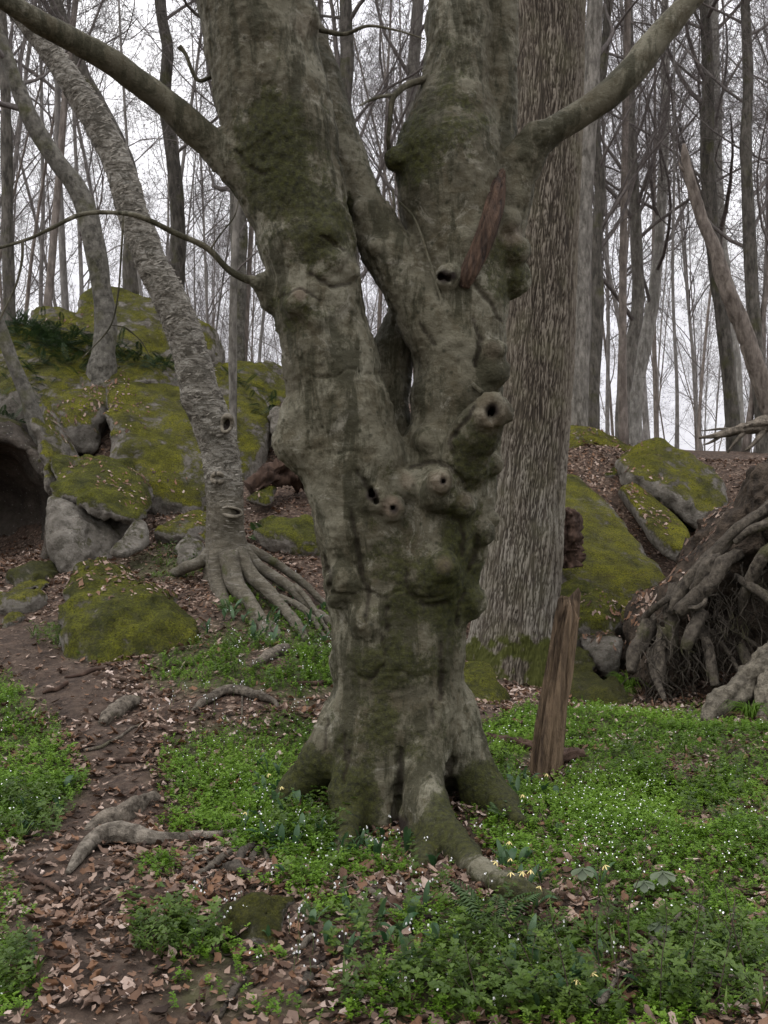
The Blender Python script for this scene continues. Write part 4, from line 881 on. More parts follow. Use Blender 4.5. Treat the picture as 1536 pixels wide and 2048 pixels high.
rock('boulder', 'dark mossy rock shoulder left of the broad sloping slab', [(80, 770, 14.0), (130, 745, 14.3), (235, 745, 14.4), (225, 790, 13.8), (195, 840, 13.3), (120, 850, 13.0), (75, 830, 13.2)], MR_OLIVE, 1.4, .4, seed=5)
rock('flat_boulder', 'long mossy slab sloping right behind the birch', [(420, 735, 15.0), (455, 728, 15.4), (500, 760, 15.2), (545, 800, 14.8), (540, 870, 14.0), (515, 930, 13.4), (470, 960, 12.9), (430, 900, 13.2), (418, 800, 14.2)], MR_OLIVE, 1.2, .4, seed=6)
rock('flat_boulder', 'flat mossy slab on the skyline left of the beech', [(410, 720, 15.9), (480, 712, 16.2), (560, 745, 16.2), (600, 790, 16), (575, 815, 15.4), (490, 790, 15.0), (425, 745, 15.3)], MR_OLIVE, 1.4, .3, seed=7)
rock('boulder', 'small mossy boulder on the skyline beside the beech', [(500, 735, 17), (530, 712, 17.2), (575, 735, 17.2), (590, 770, 17), (520, 760, 16.6)], MR_OLIVE, 1.0, .3, seed=8)
rock('boulder', 'rounded grey boulder half hidden by the left beech stem', [(528, 835, 14.0), (545, 812, 14.2), (590, 812, 14.2), (605, 850, 14.0), (580, 868, 13.7), (538, 860, 13.7)], MR_GREY, .6, .2, seed=9)
rock('boulder', 'flat topped block thick with moss resting above the hollow', [(98, 968, 11.1), (108, 925, 11.9), (150, 905, 12.3), (245, 898, 12.4), (262, 940, 12.1), (298, 975, 11.6), (302, 1030, 10.9), (262, 1042, 10.6), (200, 1012, 10.6), (130, 985, 10.8)], MR_GREEN, .5, .12, seed=10, shrink=.9)
rock('boulder', 'smooth grey brown boulder at the mouth of the cave', [(76, 1010, 10.7), (84, 975, 10.9), (110, 985, 10.7), (190, 1010, 10.9), (265, 1045, 11.2), (255, 1085, 10.8), (180, 1115, 10.4), (108, 1125, 10.2), (104, 1080, 10.3)], MR_GREY, .9, .3, seed=11)
rock('boulder', 'leaning grey slab of stone below the mossy block', [(214, 1100, 10.1), (262, 1042, 10.6), (285, 1030, 10.7), (295, 1050, 10.6), (288, 1085, 10.3), (245, 1105, 10.05)], MR_GREY, .22, .08, seed=12, rnd=.05, warp=((2.5, .02), (8, .01)))
rock('flat_boulder', 'low mossy rock wedged in leaf litter behind the birch roots', [(300, 1060, 11.0), (330, 1035, 11.4), (400, 1018, 11.6), (430, 1030, 11.5), (425, 1055, 11.1), (350, 1066, 10.9)], MR_OLIVE, .5, .2, seed=13)
rock('boulder', 'small rounded stone left of the birch foot', [(338, 1085, 10.4), (360, 1064, 10.6), (395, 1066, 10.6), (410, 1090, 10.3), (370, 1108, 10.1)], MR_GREY, .4, .2, seed=14)
rock('boulder', 'big bright moss boulder at the edge of the path', [(98, 1235, 8.55), (104, 1180, 8.9), (140, 1128, 9.2), (185, 1106, 9.5), (260, 1115, 9.5), (345, 1170, 9.1), (382, 1205, 8.8), (408, 1265, 8.35), (380, 1295, 8.1), (280, 1320, 7.95), (180, 1310, 8.0), (110, 1280, 8.2), (210, 1215, 8.35), (340, 1212, 8.4)], MR_GREEN, .5, .3, seed=15, res=.02, rnd=.16, warp=((1.8, .09), (6, .03), (16, .012)))
rock('flat_boulder', 'low flat mossy stone beside the upper path', [(-30, 1175, 9.6), (20, 1158, 9.9), (75, 1150, 10.0), (105, 1165, 9.7), (80, 1192, 9.3), (0, 1205, 9.2)], MR_OLIVE, .4, .2, seed=16)
rock('flat_boulder', 'small mossy step stone at the left of the path', [(-30, 1225, 9.0), (10, 1206, 9.2), (42, 1215, 9.1), (40, 1235, 8.85), (-10, 1245, 8.7)], MR_OLIVE, .3, .2, seed=17)
rock('flat_boulder', 'dark mossy shelf below the cave', [(10, 1145, 10.2), (50, 1130, 10.5), (100, 1128, 10.5), (110, 1150, 10.1), (60, 1158, 9.9)], MR_DARK, .4, .2, seed=18)
rock('cave_boulder', 'overhanging rock with a black cave below the fern ledge', [(-330, 830, 12.0), (-200, 800, 12.4), (0, 812, 12.4), (45, 835, 12.0), (85, 880, 11.8), (112, 930, 11.6), (108, 1000, 11.3), (112, 1140, 10.9), (-330, 1160, 10.8)], MR_CAVE_SHADE, 3.2, .5, seed=19, res=.05, shrink=.97,
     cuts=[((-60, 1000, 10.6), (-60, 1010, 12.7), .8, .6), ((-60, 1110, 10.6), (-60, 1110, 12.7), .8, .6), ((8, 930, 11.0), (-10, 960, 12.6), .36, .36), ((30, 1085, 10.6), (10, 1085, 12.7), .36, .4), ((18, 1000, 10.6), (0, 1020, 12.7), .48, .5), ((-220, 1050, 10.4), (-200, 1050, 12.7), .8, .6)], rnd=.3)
rock('boulder', 'narrow rock rib between the cave and the mossy block', [(62, 838, 12.2), (85, 815, 12.8), (120, 860, 12.7), (125, 920, 12.2), (110, 975, 11.6), (88, 950, 11.5), (76, 885, 11.8)], MR_OLIVE, 1.0, .2, seed=20)
rock('boulder', 'tiny moss cushion rock among litter behind the birch', [(492, 985, 12.0), (515, 964, 12.2), (550, 965, 12.2), (562, 985, 12.0), (530, 998, 11.8)], MR_GREEN, .3, .15, seed=21)
rock('flat_boulder', 'mossy hump between birch roots and beech', [(500, 1055, 11.0), (540, 1030, 11.3), (610, 1032, 11.3), (650, 1055, 11.1), (640, 1085, 10.7), (560, 1082, 10.7)], MR_GREEN, .5, .2, seed=22)
# right hand side
rock('boulder', 'rounded mossy mound between the beech and furrowed trunk', [(890, 1400, 7.9), (900, 1350, 8.4), (950, 1325, 8.7), (1000, 1340, 8.6), (1035, 1375, 8.3), (1045, 1410, 8.0), (1000, 1432, 7.7), (930, 1430, 7.7)], MR_GREEN, .5, .25, seed=30, rnd=.2, res=.02)
rock('flat_boulder', 'long mossy slab sloping down towards the root mass', [(1100, 940, 13.2), (1150, 945, 13.4), (1210, 1000, 13.0), (1290, 1090, 12.1), (1340, 1150, 11.3), (1290, 1230, 10.6), (1215, 1245, 10.3), (1150, 1195, 10.7), (1100, 1120, 11.3)], MR_OLIVE, 1.0, .3, seed=31, warp=((1.0, .05), (3.4, .04), (10, .016)), rnd=.08)
rock('flat_boulder', 'narrow slab of bright yellow green moss below the wedge boulder', [(1236, 966, 13.3), (1275, 960, 13.5), (1350, 1020, 13.0), (1382, 1055, 12.6), (1370, 1100, 12.1), (1335, 1085, 12.2), (1290, 1040, 12.6)], MR_BRIGHT, .6, .2, seed=32, rnd=.06, warp=((1.2, .03), (5, .012)))
rock('boulder', 'wedge shaped boulder dark with moss on the right skyline', [(1240, 918, 13.9), (1290, 880, 14.2), (1325, 874, 14.3), (1380, 905, 14.2), (1440, 930, 14.0), (1462, 1000, 13.6), (1425, 1030, 13.2), (1350, 990, 13.2), (1285, 955, 13.4), (1250, 940, 13.6)], MR_OLIVE, 1.3, .25, seed=33, rnd=.06, warp=((1.4, .05), (4, .04), (11, .016)))
rock('flat_boulder', 'moss covered crest slab behind the furrowed trunk', [(1080, 850, 15.0), (1130, 840, 15.2), (1200, 862, 15.3), (1275, 905, 15.0), (1250, 912, 14.6), (1170, 880, 14.5), (1100, 905, 14.3)], MR_BRIGHT, .9, .3, seed=34)
rock('boulder', 'mossy stone at the foot of the long slab', [(1110, 1180, 10.5), (1160, 1160, 10.8), (1225, 1205, 10.5), (1235, 1240, 10.2), (1180, 1250, 10.0), (1115, 1235, 10.1)], MR_GREEN, .5, .3, seed=35)
rock('boulder', 'pale grey stone with moss beside the root mass', [(1150, 1262, 9.9), (1200, 1250, 10.1), (1240, 1270, 9.9), (1225, 1300, 9.6), (1165, 1300, 9.6)], MR_GREY, .4, .25, seed=36)
rock('boulder', 'dark green mossy bank right of the furrowed trunk', [(1105, 1310, 9.6), (1140, 1285, 9.8), (1200, 1310, 9.5), (1250, 1360, 9.0), (1265, 1400, 8.6), (1190, 1410, 8.5), (1110, 1385, 8.8)], MR_DARK, .5, .3, seed=37, rnd=.2, res=.02)
rock('boulder', 'little mossy stone on the leaf slope', [(1195, 948, 14.0), (1215, 932, 14.2), (1240, 940, 14.1), (1235, 958, 13.9)], MR_GREEN, .3, .2, seed=38)
rock('boulder', 'brown mossy stone at the right of the flower carpet', [(1430, 1770, 4.2), (1455, 1738, 4.3), (1500, 1742, 4.28), (1545, 1785, 4.1), (1560, 1850, 3.9), (1500, 1835, 3.93), (1445, 1805, 4.05)], MR_DARK, .25, .15, seed=39, rnd=.1, res=.02, warp=((3, .03), (10, .012)))

# ------------------------------------------------------------------ wood lying and standing on the floor
M_LOG = mat_bark('weathered_log', (0.045, 0.036, 0.026), (0.25, 0.213, 0.165), 0.12, .8, 18)
M_PALEROOT = mat_bark('pale_root_bark', (0.07, 0.058, 0.043), (0.36, 0.315, 0.25), 0.0, .8, 16)
M_MOSSLOG = mat_bark('mossy_log', (0.050, 0.042, 0.030), (0.24, 0.212, 0.16), 0.7, .8, 16)
M_ROT = mat_plain('rotten_wood', (0.018, 0.011, 0.008), (0.085, 0.052, 0.036), 10, 0.95, 1.0, 0.3, 0.03)
M_POST = mat_plain('split_dead_wood', (0.018, 0.011, 0.007), (0.215, 0.150, 0.092), 22, 0.9, 1.0, 0.09, 0.04)
M_ROOT = mat_bark('root_bark', (0.030, 0.024, 0.018), (0.160, 0.136, 0.104), 0.05, .8, 18)
M_SOIL = mat_plain('root_plate_soil', (0.010, 0.008, 0.006), (0.085, 0.064, 0.046), 9, 0.97, 1.0, 1.0, 0.09)

def rods(rows, n, sides, amp, seed, ground=False, lift=.5):
    S = spline(np.array([np.append(on_ground(x, y), r * on_ground(x, y)[1] / F) for x, y, r in rows]) if ground else CH(rows), n)
    if ground: S[:, 2] = ground_z(S[:, 0], S[:, 1]) + S[:, 3] * lift
    return rough_tube(S, sides, lambda th, s, X, R: 1.3 * amp * R * fbm(np.stack([np.cos(th) * 2, np.sin(th) * 2, s * 4], 1), 4, seed, .65) + 0.9 * amp * R * fbm(np.stack([np.cos(th) * 5, np.sin(th) * 5, s * 9], 1), 3, seed + 1) + .5 * amp * R * fbm(X * 9, 2, seed + 2))[0]

def build_post():
    S = spline(CH([(1090, 1560, 6.1, 29), (1093, 1535, 6.1, 28), (1102, 1450, 6.13, 27), (1115, 1360, 6.16, 26), (1127, 1280, 6.18, 25), (1138, 1225, 6.2, 22)]), 120)
    def disp(th, s, X, R):
        g = np.stack([np.cos(th) * 3, np.sin(th) * 3, s * 1.1], 1); d = R * (0.22 * fbm(g, 4, 131) - 0.40 * sstep(.15, .6, vnoise(g * (1.6, 1.6, .8), 132)) + .16 * fbm(g * (4, 4, 1.2), 3, 135))
        top = sstep(S[:, 3].size * 0 + 0.98, 1.06, s); return d - top * R * 0.25 * np.abs(vnoise(g * 2, 133))
    g, th, s, dd = rough_tube(S, 56, disp); V = g[0]; k = sstep(.80, 1.06, s); V[:, 2] += k * 0.22 * vnoise(np.stack([np.cos(th) * 2.5, np.sin(th) * 2.5, th * 0], 1), 134) - k * .03
    t = thing('dead_stub', 'upright split dead stub beside the beech, orange brown with ragged top', 'dead tree', on_ground(1090, 1545)); part('trunk', (V, g[1], g[2]), M_POST, t)
build_post()
single('rotten_log', rods([(955, 1478, 8), (1010, 1486, 10), (1060, 1500, 10), (1095, 1512, 8)], 50, 18, .35, 140, True), M_ROT, 'rotten brown log running from the beech to the dead stub', 'log')
single('rotten_log', rods([(1110, 1530, 16), (1140, 1522, 17), (1162, 1516, 13)], 30, 20, .4, 142, True), M_ROT, 'short crumbling log butt right behind the dead stub', 'log')
single('rotten_stump', rods([(1132, 1135, 10.9, 26), (1128, 1100, 10.9, 26), (1134, 1060, 10.9, 24), (1130, 1035, 10.9, 22), (1124, 1018, 10.9, 10)], 90, 48, .6, 144), M_ROT, 'crumbled reddish stump peeking out right of the furrowed trunk', 'stump')
single('rotten_log', rods([(505, 985, 12.2, 16), (540, 955, 12.3, 24), (590, 940, 12.4, 30), (640, 945, 12.4, 26), (690, 960, 12.4, 14)], 50, 26, .5, 146), M_ROT, 'dark rotten log with moss behind the left beech stem', 'log')
single('fallen_log', rods([(508, 1338, 7), (530, 1325, 10), (555, 1314, 11), (574, 1305, 9)], 30, 16, .15, 148, True, .8), M_LOG, 'short pale cut log lying in the flowers below the birch', 'log')
single('surface_root', rods([(385, 1428, 4), (405, 1412, 8), (440, 1396, 10), (480, 1392, 10), (520, 1400, 9), (548, 1410, 6), (556, 1420, 3)], 60, 14, .2, 150, True, 1.0), M_LOG, 'curved bare root arching over the flowers between birch and beech', 'root')
single('fallen_log', rods([(205, 1452, 10), (225, 1435, 16), (250, 1420, 17), (268, 1410, 13), (280, 1404, 6)], 40, 18, .2, 152, True, .5), M_LOG, 'stubby log across the upper path', 'log')
single('fallen_log', rods([(170, 1662, 4), (200, 1654, 16), (240, 1640, 19), (280, 1618, 18), (305, 1604, 14), (322, 1602, 5)], 60, 22, .2, 154, True, .35), M_LOG, 'smooth mud brown log half buried across the path', 'log')
def build_roots():
    b = thing('surface_root', 'forked pale root crossing the path below the beech', 'root', on_ground(230, 1700))
    for i, r in enumerate([[(135, 1752, 5), (160, 1728, 13), (185, 1700, 16), (215, 1688, 20), (260, 1690, 19), (310, 1694, 15), (360, 1690, 11), (410, 1682, 8), (460, 1672, 5), (520, 1660, 3)], [(215, 1690, 8), (180, 1690, 9), (168, 1700, 6), (160, 1712, 3)],
                           [(330, 1720, 4), (370, 1735, 8), (410, 1715, 9), (450, 1700, 6), (500, 1670, 4)]]):
        part('root', rods(r, 70, 20, .14, 160 + i * 3, True, 1.1 if i == 0 else .6), M_PALEROOT, b)
    b2 = thing('surface_root', 'tangle of dark roots on top of the mossy stump mound', 'root', on_ground(460, 1750))
    for i, r in enumerate([[(440, 1745, 6), (465, 1750, 12), (490, 1760, 10), (540, 1768, 6)], [(470, 1745, 10), (485, 1720, 9), (510, 1700, 6), (530, 1690, 3)], [(380, 1770, 5), (420, 1745, 8), (455, 1720, 7), (490, 1700, 4)], [(500, 1735, 6), (512, 1715, 6), (522, 1700, 3)],
                           [(350, 1730, 4), (385, 1725, 7), (420, 1735, 5), (450, 1755, 3)], [(395, 1790, 3), (415, 1765, 5), (440, 1750, 4)]]):
        part('root', rods(r, 40, 12, .25, 180 + i * 3, True, 1.2), M_ROOT, b2)
build_roots()
rock('moss_stump', 'low stump mound cushioned with dark moss in the foreground', [(350, 1790, 3.88), (400, 1760, 3.98), (500, 1762, 3.96), (585, 1772, 3.93), (625, 1810, 3.82), (612, 1860, 3.68), (560, 1885, 3.6), (470, 1880, 3.62), (390, 1845, 3.74), (480, 1810, 3.74), (560, 1815, 3.72)], MR_DARK, .25, .2, seed=41, rnd=.13, res=.012, warp=((3, .05), (9, .03), (22, .014)), cat='stump')
STICKS = [('pale twig with a kink beside the mossy stump mound', [(528, 1704, 4), (536, 1730, 5), (541, 1760, 5), (537, 1785, 4)], M_LOG), ('short bare stick below the front root of the beech', [(795, 1755, 5), (812, 1790, 6), (820, 1835, 5)], M_LOG),
          ('bent grey stick slanting through the white flowers', [(700, 1775, 4), (750, 1798, 7), (800, 1840, 7), (815, 1850, 3)], M_LOG), ('thin pale stick standing among the litter below the beech', [(846, 1815, 4), (848, 1860, 5), (862, 1905, 4)], M_LOG),
          ('peeled stick in the litter at the very front', [(586, 1918, 5), (605, 1898, 7), (625, 1878, 6)], M_LOG), ('dark stick across the left litter below the root', [(40, 1745, 4), (100, 1775, 6), (150, 1792, 6), (215, 1798, 4)], M_ROT),
          ('light brown stick lying on litter below the root', [(205, 1795, 3), (240, 1780, 5), (265, 1768, 4)], M_LOG), ('long dark twig crossing the upper path', [(130, 1357, 3), (170, 1352, 4), (210, 1340, 3)], M_ROT), ('dark stick beside the stubby log on the path', [(85, 1390, 3), (115, 1382, 5), (135, 1370, 4)], M_ROT),
          ('short dark stick lying on the bare path', [(220, 1525, 4), (260, 1526, 6), (308, 1525, 4)], M_ROT), ('thin grey twig on the path edge', [(95, 1497, 2), (180, 1504, 3.5), (240, 1480, 3), (285, 1450, 2)], M_LOG), ('brown stick by the flower carpet left of the beech', [(318, 1458, 4), (345, 1468, 5), (370, 1475, 3)], M_ROT),
          ('slim curved twig on the flower carpet left of the beech', [(492, 1472, 2), (530, 1470, 3.5), (563, 1478, 2)], M_ROT), ('stick with peeling bark at the right edge', [(1470, 1700, 5), (1500, 1722, 8), (1545, 1750, 7)], M_LOG), ('dark stick on the flower carpet right of the beech', [(1240, 1600, 3), (1262, 1607, 7), (1290, 1612, 3)], M_ROT),
          ('pale stick beside the green clump under the log', [(1385, 1440, 2), (1378, 1420, 4), (1395, 1445, 4), (1415, 1458, 3)], M_LOG), ('thin pale twig stuck upright between birch and beech', [(482, 1462, 2), (484, 1420, 2), (486, 1350, 1.5)], M_LOG), ('dark branch lying on the flowers left of the beech', [(585, 1370, 3), (620, 1372, 5), (665, 1368, 4)], M_ROT),
          ('knobbly rootlet poking from the litter at the front', [(600, 2000, 6), (615, 1975, 12), (622, 1955, 9), (650, 1940, 5)], M_ROOT), ('grey stick on litter in the left foreground', [(440, 2040, 4), (470, 1995, 7), (490, 1970, 5)], M_ROOT), ('stick lying behind the rotten log by the beech', [(975, 1500, 2), (985, 1485, 4), (1000, 1465, 3)], M_LOG)]
for i, (lab, r, m) in enumerate(STICKS): single('stick', rods(r, 30, 9, .2, 220 + 3 * i, True, .9), m, lab, 'stick', 'sticks on the forest floor')

# uprooted tree: soil plate tilted up, roots hanging out of it
def build_rootplate():
    b = thing('fallen_tree', 'uprooted tree with a tilted plate of soil and tangled roots', 'fallen tree', on_ground(1320, 1390))
    fl = Field((1.85, 7.6, -.3), (5.2, 12.2, 3.0), .032)
    for a, c, ra, rb in [((1320, 1270, 9.7), (1365, 1205, 9.6), .2, .22), ((1365, 1205, 9.6), (1460, 1125, 9.5), .22, .26), ((1460, 1125, 9.5), (1580, 1020, 9.3), .28, .38), ((1580, 1020, 9.3), (1760, 890, 9.0), .4, .5), ((1300, 1230, 9.9), (1290, 1340, 9.4), .2, .12),
                         ((1470, 1110, 10.3), (1640, 980, 10.2), .4, .5), ((1390, 1210, 10.2), (1470, 1110, 10.3), .28, .4), ((1400, 1290, 10.6), (1560, 1250, 10.6), .5, .6), ((1500, 1150, 10.6), (1700, 1100, 10.4), .6, .6), ((1345, 1250, 9.4), (1340, 1350, 9.2), .13, .1),
                         ((1400, 1230, 9.7), (1420, 1330, 9.6), .10, .16), ((1560, 1180, 9.3), (1620, 1380, 9.0), .3, .35), ((1320, 1260, 10.3), (1300, 1330, 10.2), .35, .3), ((1600, 1010, 9), (1700, 1250, 8.6), .4, .4)]:
        fl.add(PX(*a), PX(*c), ra, rb, .16)
    fl.warp(2.0, .09, 4, 301); fl.warp(6.5, .06, 4, 302)
    g = fl.mesh(); SOLID.append((g[0], g[1])); part('root_plate', g, M_SOIL, b)
    R = [[(1640, 920, 8.7, 9), (1536, 1015, 8.75, 12), (1490, 1050, 8.8, 13), (1440, 1095, 8.9, 13), (1390, 1150, 8.95, 13), (1360, 1190, 9.0, 14), (1345, 1228, 9.0, 12)],
         [(1480, 1105, 8.85, 12), (1450, 1125, 8.8, 15), (1420, 1165, 8.8, 16), (1390, 1195, 8.85, 15), (1355, 1225, 8.9, 11)], [(1436, 1110, 8.9, 10), (1415, 1130, 8.85, 13), (1400, 1160, 8.85, 11), (1385, 1180, 8.9, 8)],
         [(1402, 1225, 8.9, 13), (1392, 1250, 8.8, 13), (1378, 1280, 8.75, 12), (1372, 1300, 8.75, 7)], [(1400, 1245, 8.95, 8), (1412, 1285, 8.85, 9), (1422, 1330, 8.75, 10), (1430, 1372, 8.7, 9)], [(1378, 1216, 8.8, 5), (1395, 1215, 8.75, 6), (1408, 1205, 8.75, 5), (1412, 1195, 8.8, 3)],
         [(1300, 1230, 9.3, 12), (1290, 1270, 9.2, 18), (1268, 1310, 9.1, 16), (1262, 1345, 9.0, 8)], [(1330, 1260, 9.1, 14), (1318, 1310, 9.0, 12), (1322, 1350, 8.9, 10), (1318, 1380, 8.85, 5)], [(1350, 1170, 9.2, 12), (1340, 1220, 9.1, 13), (1345, 1280, 9.0, 10), (1335, 1320, 9.0, 6)],
         [(1560, 1085, 8.6, 14), (1520, 1120, 8.65, 13), (1490, 1190, 8.8, 10), (1480, 1230, 8.9, 5)], [(1570, 1220, 8.5, 12), (1530, 1190, 8.6, 11), (1490, 1165, 8.75, 8), (1470, 1150, 8.9, 5)], [(1600, 1000, 8.6, 11), (1540, 1045, 8.65, 9), (1500, 1060, 8.7, 8), (1470, 1085, 8.8, 5)],
         [(1420, 1260, 9.0, 6), (1460, 1310, 8.9, 5), (1490, 1370, 8.7, 4)], [(1430, 1230, 9.1, 6), (1480, 1270, 9.0, 5), (1530, 1300, 8.9, 4)], [(1300, 1300, 9.1, 8), (1310, 1350, 8.9, 8), (1330, 1400, 8.6, 4)], [(1285, 1240, 9.3, 6), (1310, 1215, 9.1, 7), (1340, 1195, 9.0, 6)],
         [(1480, 1290, 8.9, 8), (1500, 1330, 8.8, 13), (1520, 1360, 8.7, 9)], [(1550, 1080, 8.7, 7), (1600, 1180, 8.5, 10), (1640, 1300, 8.3, 12)]]
    for i, r in enumerate(R): part('root', rods(r, 46, 16, .18, 310 + 2 * i), M_ROOT, b)
    rng = np.random.default_rng(9); P, Rr = [], []
    for i in range(230):
        x = rng.uniform(1275, 1560); y0 = 1235 - (x - 1290) * .62 + rng.uniform(10, 160); a = PX(x, y0, rng.uniform(8.8, 9.3)); q = [a]
        for k in range(6): q.append(q[-1] + np.array((rng.normal() * .05, rng.normal() * .04 - .01, -rng.uniform(.02, .10))))
        P.append(q); Rr.append(rng.uniform(.003, .010) * np.linspace(1, .3, 7))
    part('rootlets', tubes(P, Rr, 4), M_ROOT, b)['kind'] = 'stuff'
    c = part('root', rods([(1398, 876, 9.2, 2), (1430, 872, 9.2, 5), (1470, 862, 9.2, 8), (1510, 852, 9.2, 11), (1550, 850, 9.2, 15), (1640, 870, 9.2, 22), (1700, 930, 9.1, 24)], 60, 16, .3, 360), M_LOG, b); c['label'] = 'pale frayed root jutting over the plate'
    for i, r in enumerate([[(1490, 862, 9.2, 5), (1470, 885, 9.15, 4), (1455, 905, 9.15, 2)], [(1450, 868, 9.2, 3), (1420, 885, 9.2, 2.4), (1405, 890, 9.2, 1)], [(1530, 860, 9.2, 6), (1505, 890, 9.1, 4), (1490, 902, 9.1, 2)], [(1470, 860, 9.2, 4), (1440, 858, 9.25, 3), (1402, 862, 9.3, 1)]]):
        part('root', rods(r, 18, 7, .2, 370 + i), M_LOG, b)
build_rootplate()
single('fallen_log', rods([(1412, 1445, 7.6, 12), (1432, 1420, 7.7, 24), (1465, 1395, 7.75, 27), (1495, 1375, 7.8, 28), (1520, 1345, 7.85, 30), (1560, 1310, 7.9, 28), (1620, 1270, 8.0, 28)], 110, 34, .24, 390), M_MOSSLOG, 'lichened bent log propped in front of the uprooted tree', 'log')
single('log_stub', rods([(1530, 1470, 7.5, 18), (1528, 1420, 7.6, 20), (1536, 1370, 7.7, 20), (1540, 1340, 7.8, 18)], 50, 24, .26, 394), M_MOSSLOG, 'short upright prop under the bent log at the right', 'log')

# ------------------------------------------------------------------ litter and plants
def scatter(tpls, pos, yaw, scale, rng, tilt=None, rnd=None):
    "copies of small leaf templates merged into one mesh; tpls = [(V, T)], pos (N,3)"
    N = len(pos); pick = rng.integers(0, len(tpls), N); rnd = rng.random(N) if rnd is None else rnd
    tx, ty = (rng.normal(size=(2, N)) * tilt if tilt is not None and np.isscalar(tilt) else (np.zeros(N), np.zeros(N)) if tilt is None else tilt)
    Vs, Ts, As, n = [], [], [], 0
    for k, (V, T) in enumerate(tpls):
        m = np.where(pick == k)[0]
        if len(m) == 0: continue
        c, s = np.cos(yaw[m]), np.sin(yaw[m]); X = V[None] * scale[m][:, None, None]
        x = X[..., 0] * c[:, None] - X[..., 1] * s[:, None]; y = X[..., 0] * s[:, None] + X[..., 1] * c[:, None]
        z = X[..., 2] + x * tx[m][:, None] + y * ty[m][:, None]
        W3 = np.stack([x, y, z], -1) + pos[m][:, None]
        Vs.append(W3.reshape(-1, 3)); Ts.append((T[None] + (n + np.arange(len(m)) * len(V))[:, None, None]).reshape(-1, 3)); As.append(np.repeat(rnd[m], len(V))); n += len(m) * len(V)
    return (np.vstack(Vs), None, np.vstack(Ts)), {'rnd': np.concatenate(As)}

def dry_leaf(rng, curl):
    "a curled beech leaf, about 1 long"
    t = np.linspace(0, 1, 6); w = 0.30 * np.sin(np.pi * t ** 0.85) ** 0.8; w[0] = .02; w[-1] = 0.0
    ax = t - .5; V = []
    bend = rng.uniform(-.5, .9) * curl; roll = rng.uniform(-.2, 1.0) * curl
    for i in range(6):
        zc = bend * (ax[i] ** 2) * 1.4 + .03 * rng.normal() * curl
        for sgn in (-1, 0, 1): V.append((ax[i], sgn * w[i] * (1 - .25 * abs(roll)), zc + abs(sgn) * w[i] * roll * .9 + .02 * rng.normal() * curl))
    T = []
    for i in range(5):
        for j in range(2):
            a = i * 3 + j; T += [(a, a + 3, a + 4), (a, a + 4, a + 1)]
    V = np.array(V); V[:, 1] *= 1 + .35 * rng.normal(size=len(V)).clip(-1.2, 1.2); V[:, :2] += rng.normal(size=(len(V), 2)) * .035; V[:, 2] -= V[:, 2].min(); return V, np.array(T)

def dry_scrap(rng):
    V = np.array(((-.5, 0, 0), (-.1, -.3, .1), (.1, .3, .12), (.5, 0, .02), (0, 0, -.02))) + rng.normal(size=(5, 3)) * (.09, .09, .08); V[:, 2] -= V[:, 2].min()
    return V, np.array(((0, 1, 4), (1, 3, 4), (3, 2, 4), (2, 0, 4)))

def in_view(u, v, m=620): return (u > -m) & (u < 1536 + m) & (v < 2500)

def sample(rng, n, d0, d1, wide=.68):
    n = int(n * 1.45)
    d = np.sqrt(rng.uniform(d0 * d0, d1 * d1, n)); x = rng.uniform(-wide, wide, n) * d
    z = ground_z(x, d); P = np.stack([x, d, z], 1); return P, *to_px(P)

DRY = [(0.0, (0.026, 0.016, 0.011)), (0.22, (0.090, 0.050, 0.030)), (0.42, (0.215, 0.112, 0.058)), (0.58, (0.175, 0.118, 0.088)), (0.80, (0.37, 0.265, 0.20)), (1.0, (0.58, 0.47, 0.40))]
M_LITTER = mat_leafy('dry_leaves', DRY, .75, .12); M_LEAF1 = mat_leafy('dry_leaf', DRY, .75, .12, None)
M_GREEN = mat_leafy('chickweed_leaves', [(0.0, (0.055, 0.110, 0.007)), (0.5, (0.115, 0.225, 0.014)), (1.0, (0.195, 0.335, 0.030))], .55, .35)
M_HERB = mat_leafy('herb_leaves', [(0.0, (0.030, 0.058, 0.008)), (0.5, (0.068, 0.120, 0.014)), (1.0, (0.120, 0.190, 0.028))], .5, .3)
M_RAMP = mat_leafy('lily_leaves', [(0.0, (0.028, 0.075, 0.026)), (1.0, (0.085, 0.150, 0.065))], .42, .3, None)
M_FERN = mat_leafy('fern_fronds', [(0.0, (0.022, 0.045, 0.016)), (1.0, (0.055, 0.095, 0.030))], .55, .25)
M_FERN2 = mat_leafy('pale_fern_fronds', [(0.0, (0.050, 0.095, 0.028)), (1.0, (0.095, 0.150, 0.048))], .55, .3, None)
M_WHITE = mat_plain('white_petals', (0.70, 0.70, 0.68), (0.85, 0.85, 0.84), 30, .6, 0)
M_YELLOW = mat_plain('yellow_petals', (0.52, 0.42, 0.14), (0.66, 0.56, 0.26), 30, .5, 0)
M_STEM = mat_plain('green_stem', (0.045, 0.07, 0.02), (0.09, 0.12, 0.04)); M_TWIGD = mat_plain('dark_twig', (0.022, 0.015, 0.012), (0.07, 0.05, 0.04), 20)
M_MAY = mat_leafy('mayapple_leaf', [(0.0, (0.08, 0.11, 0.060)), (1.0, (0.13, 0.16, 0.095))], .5, .25, None)

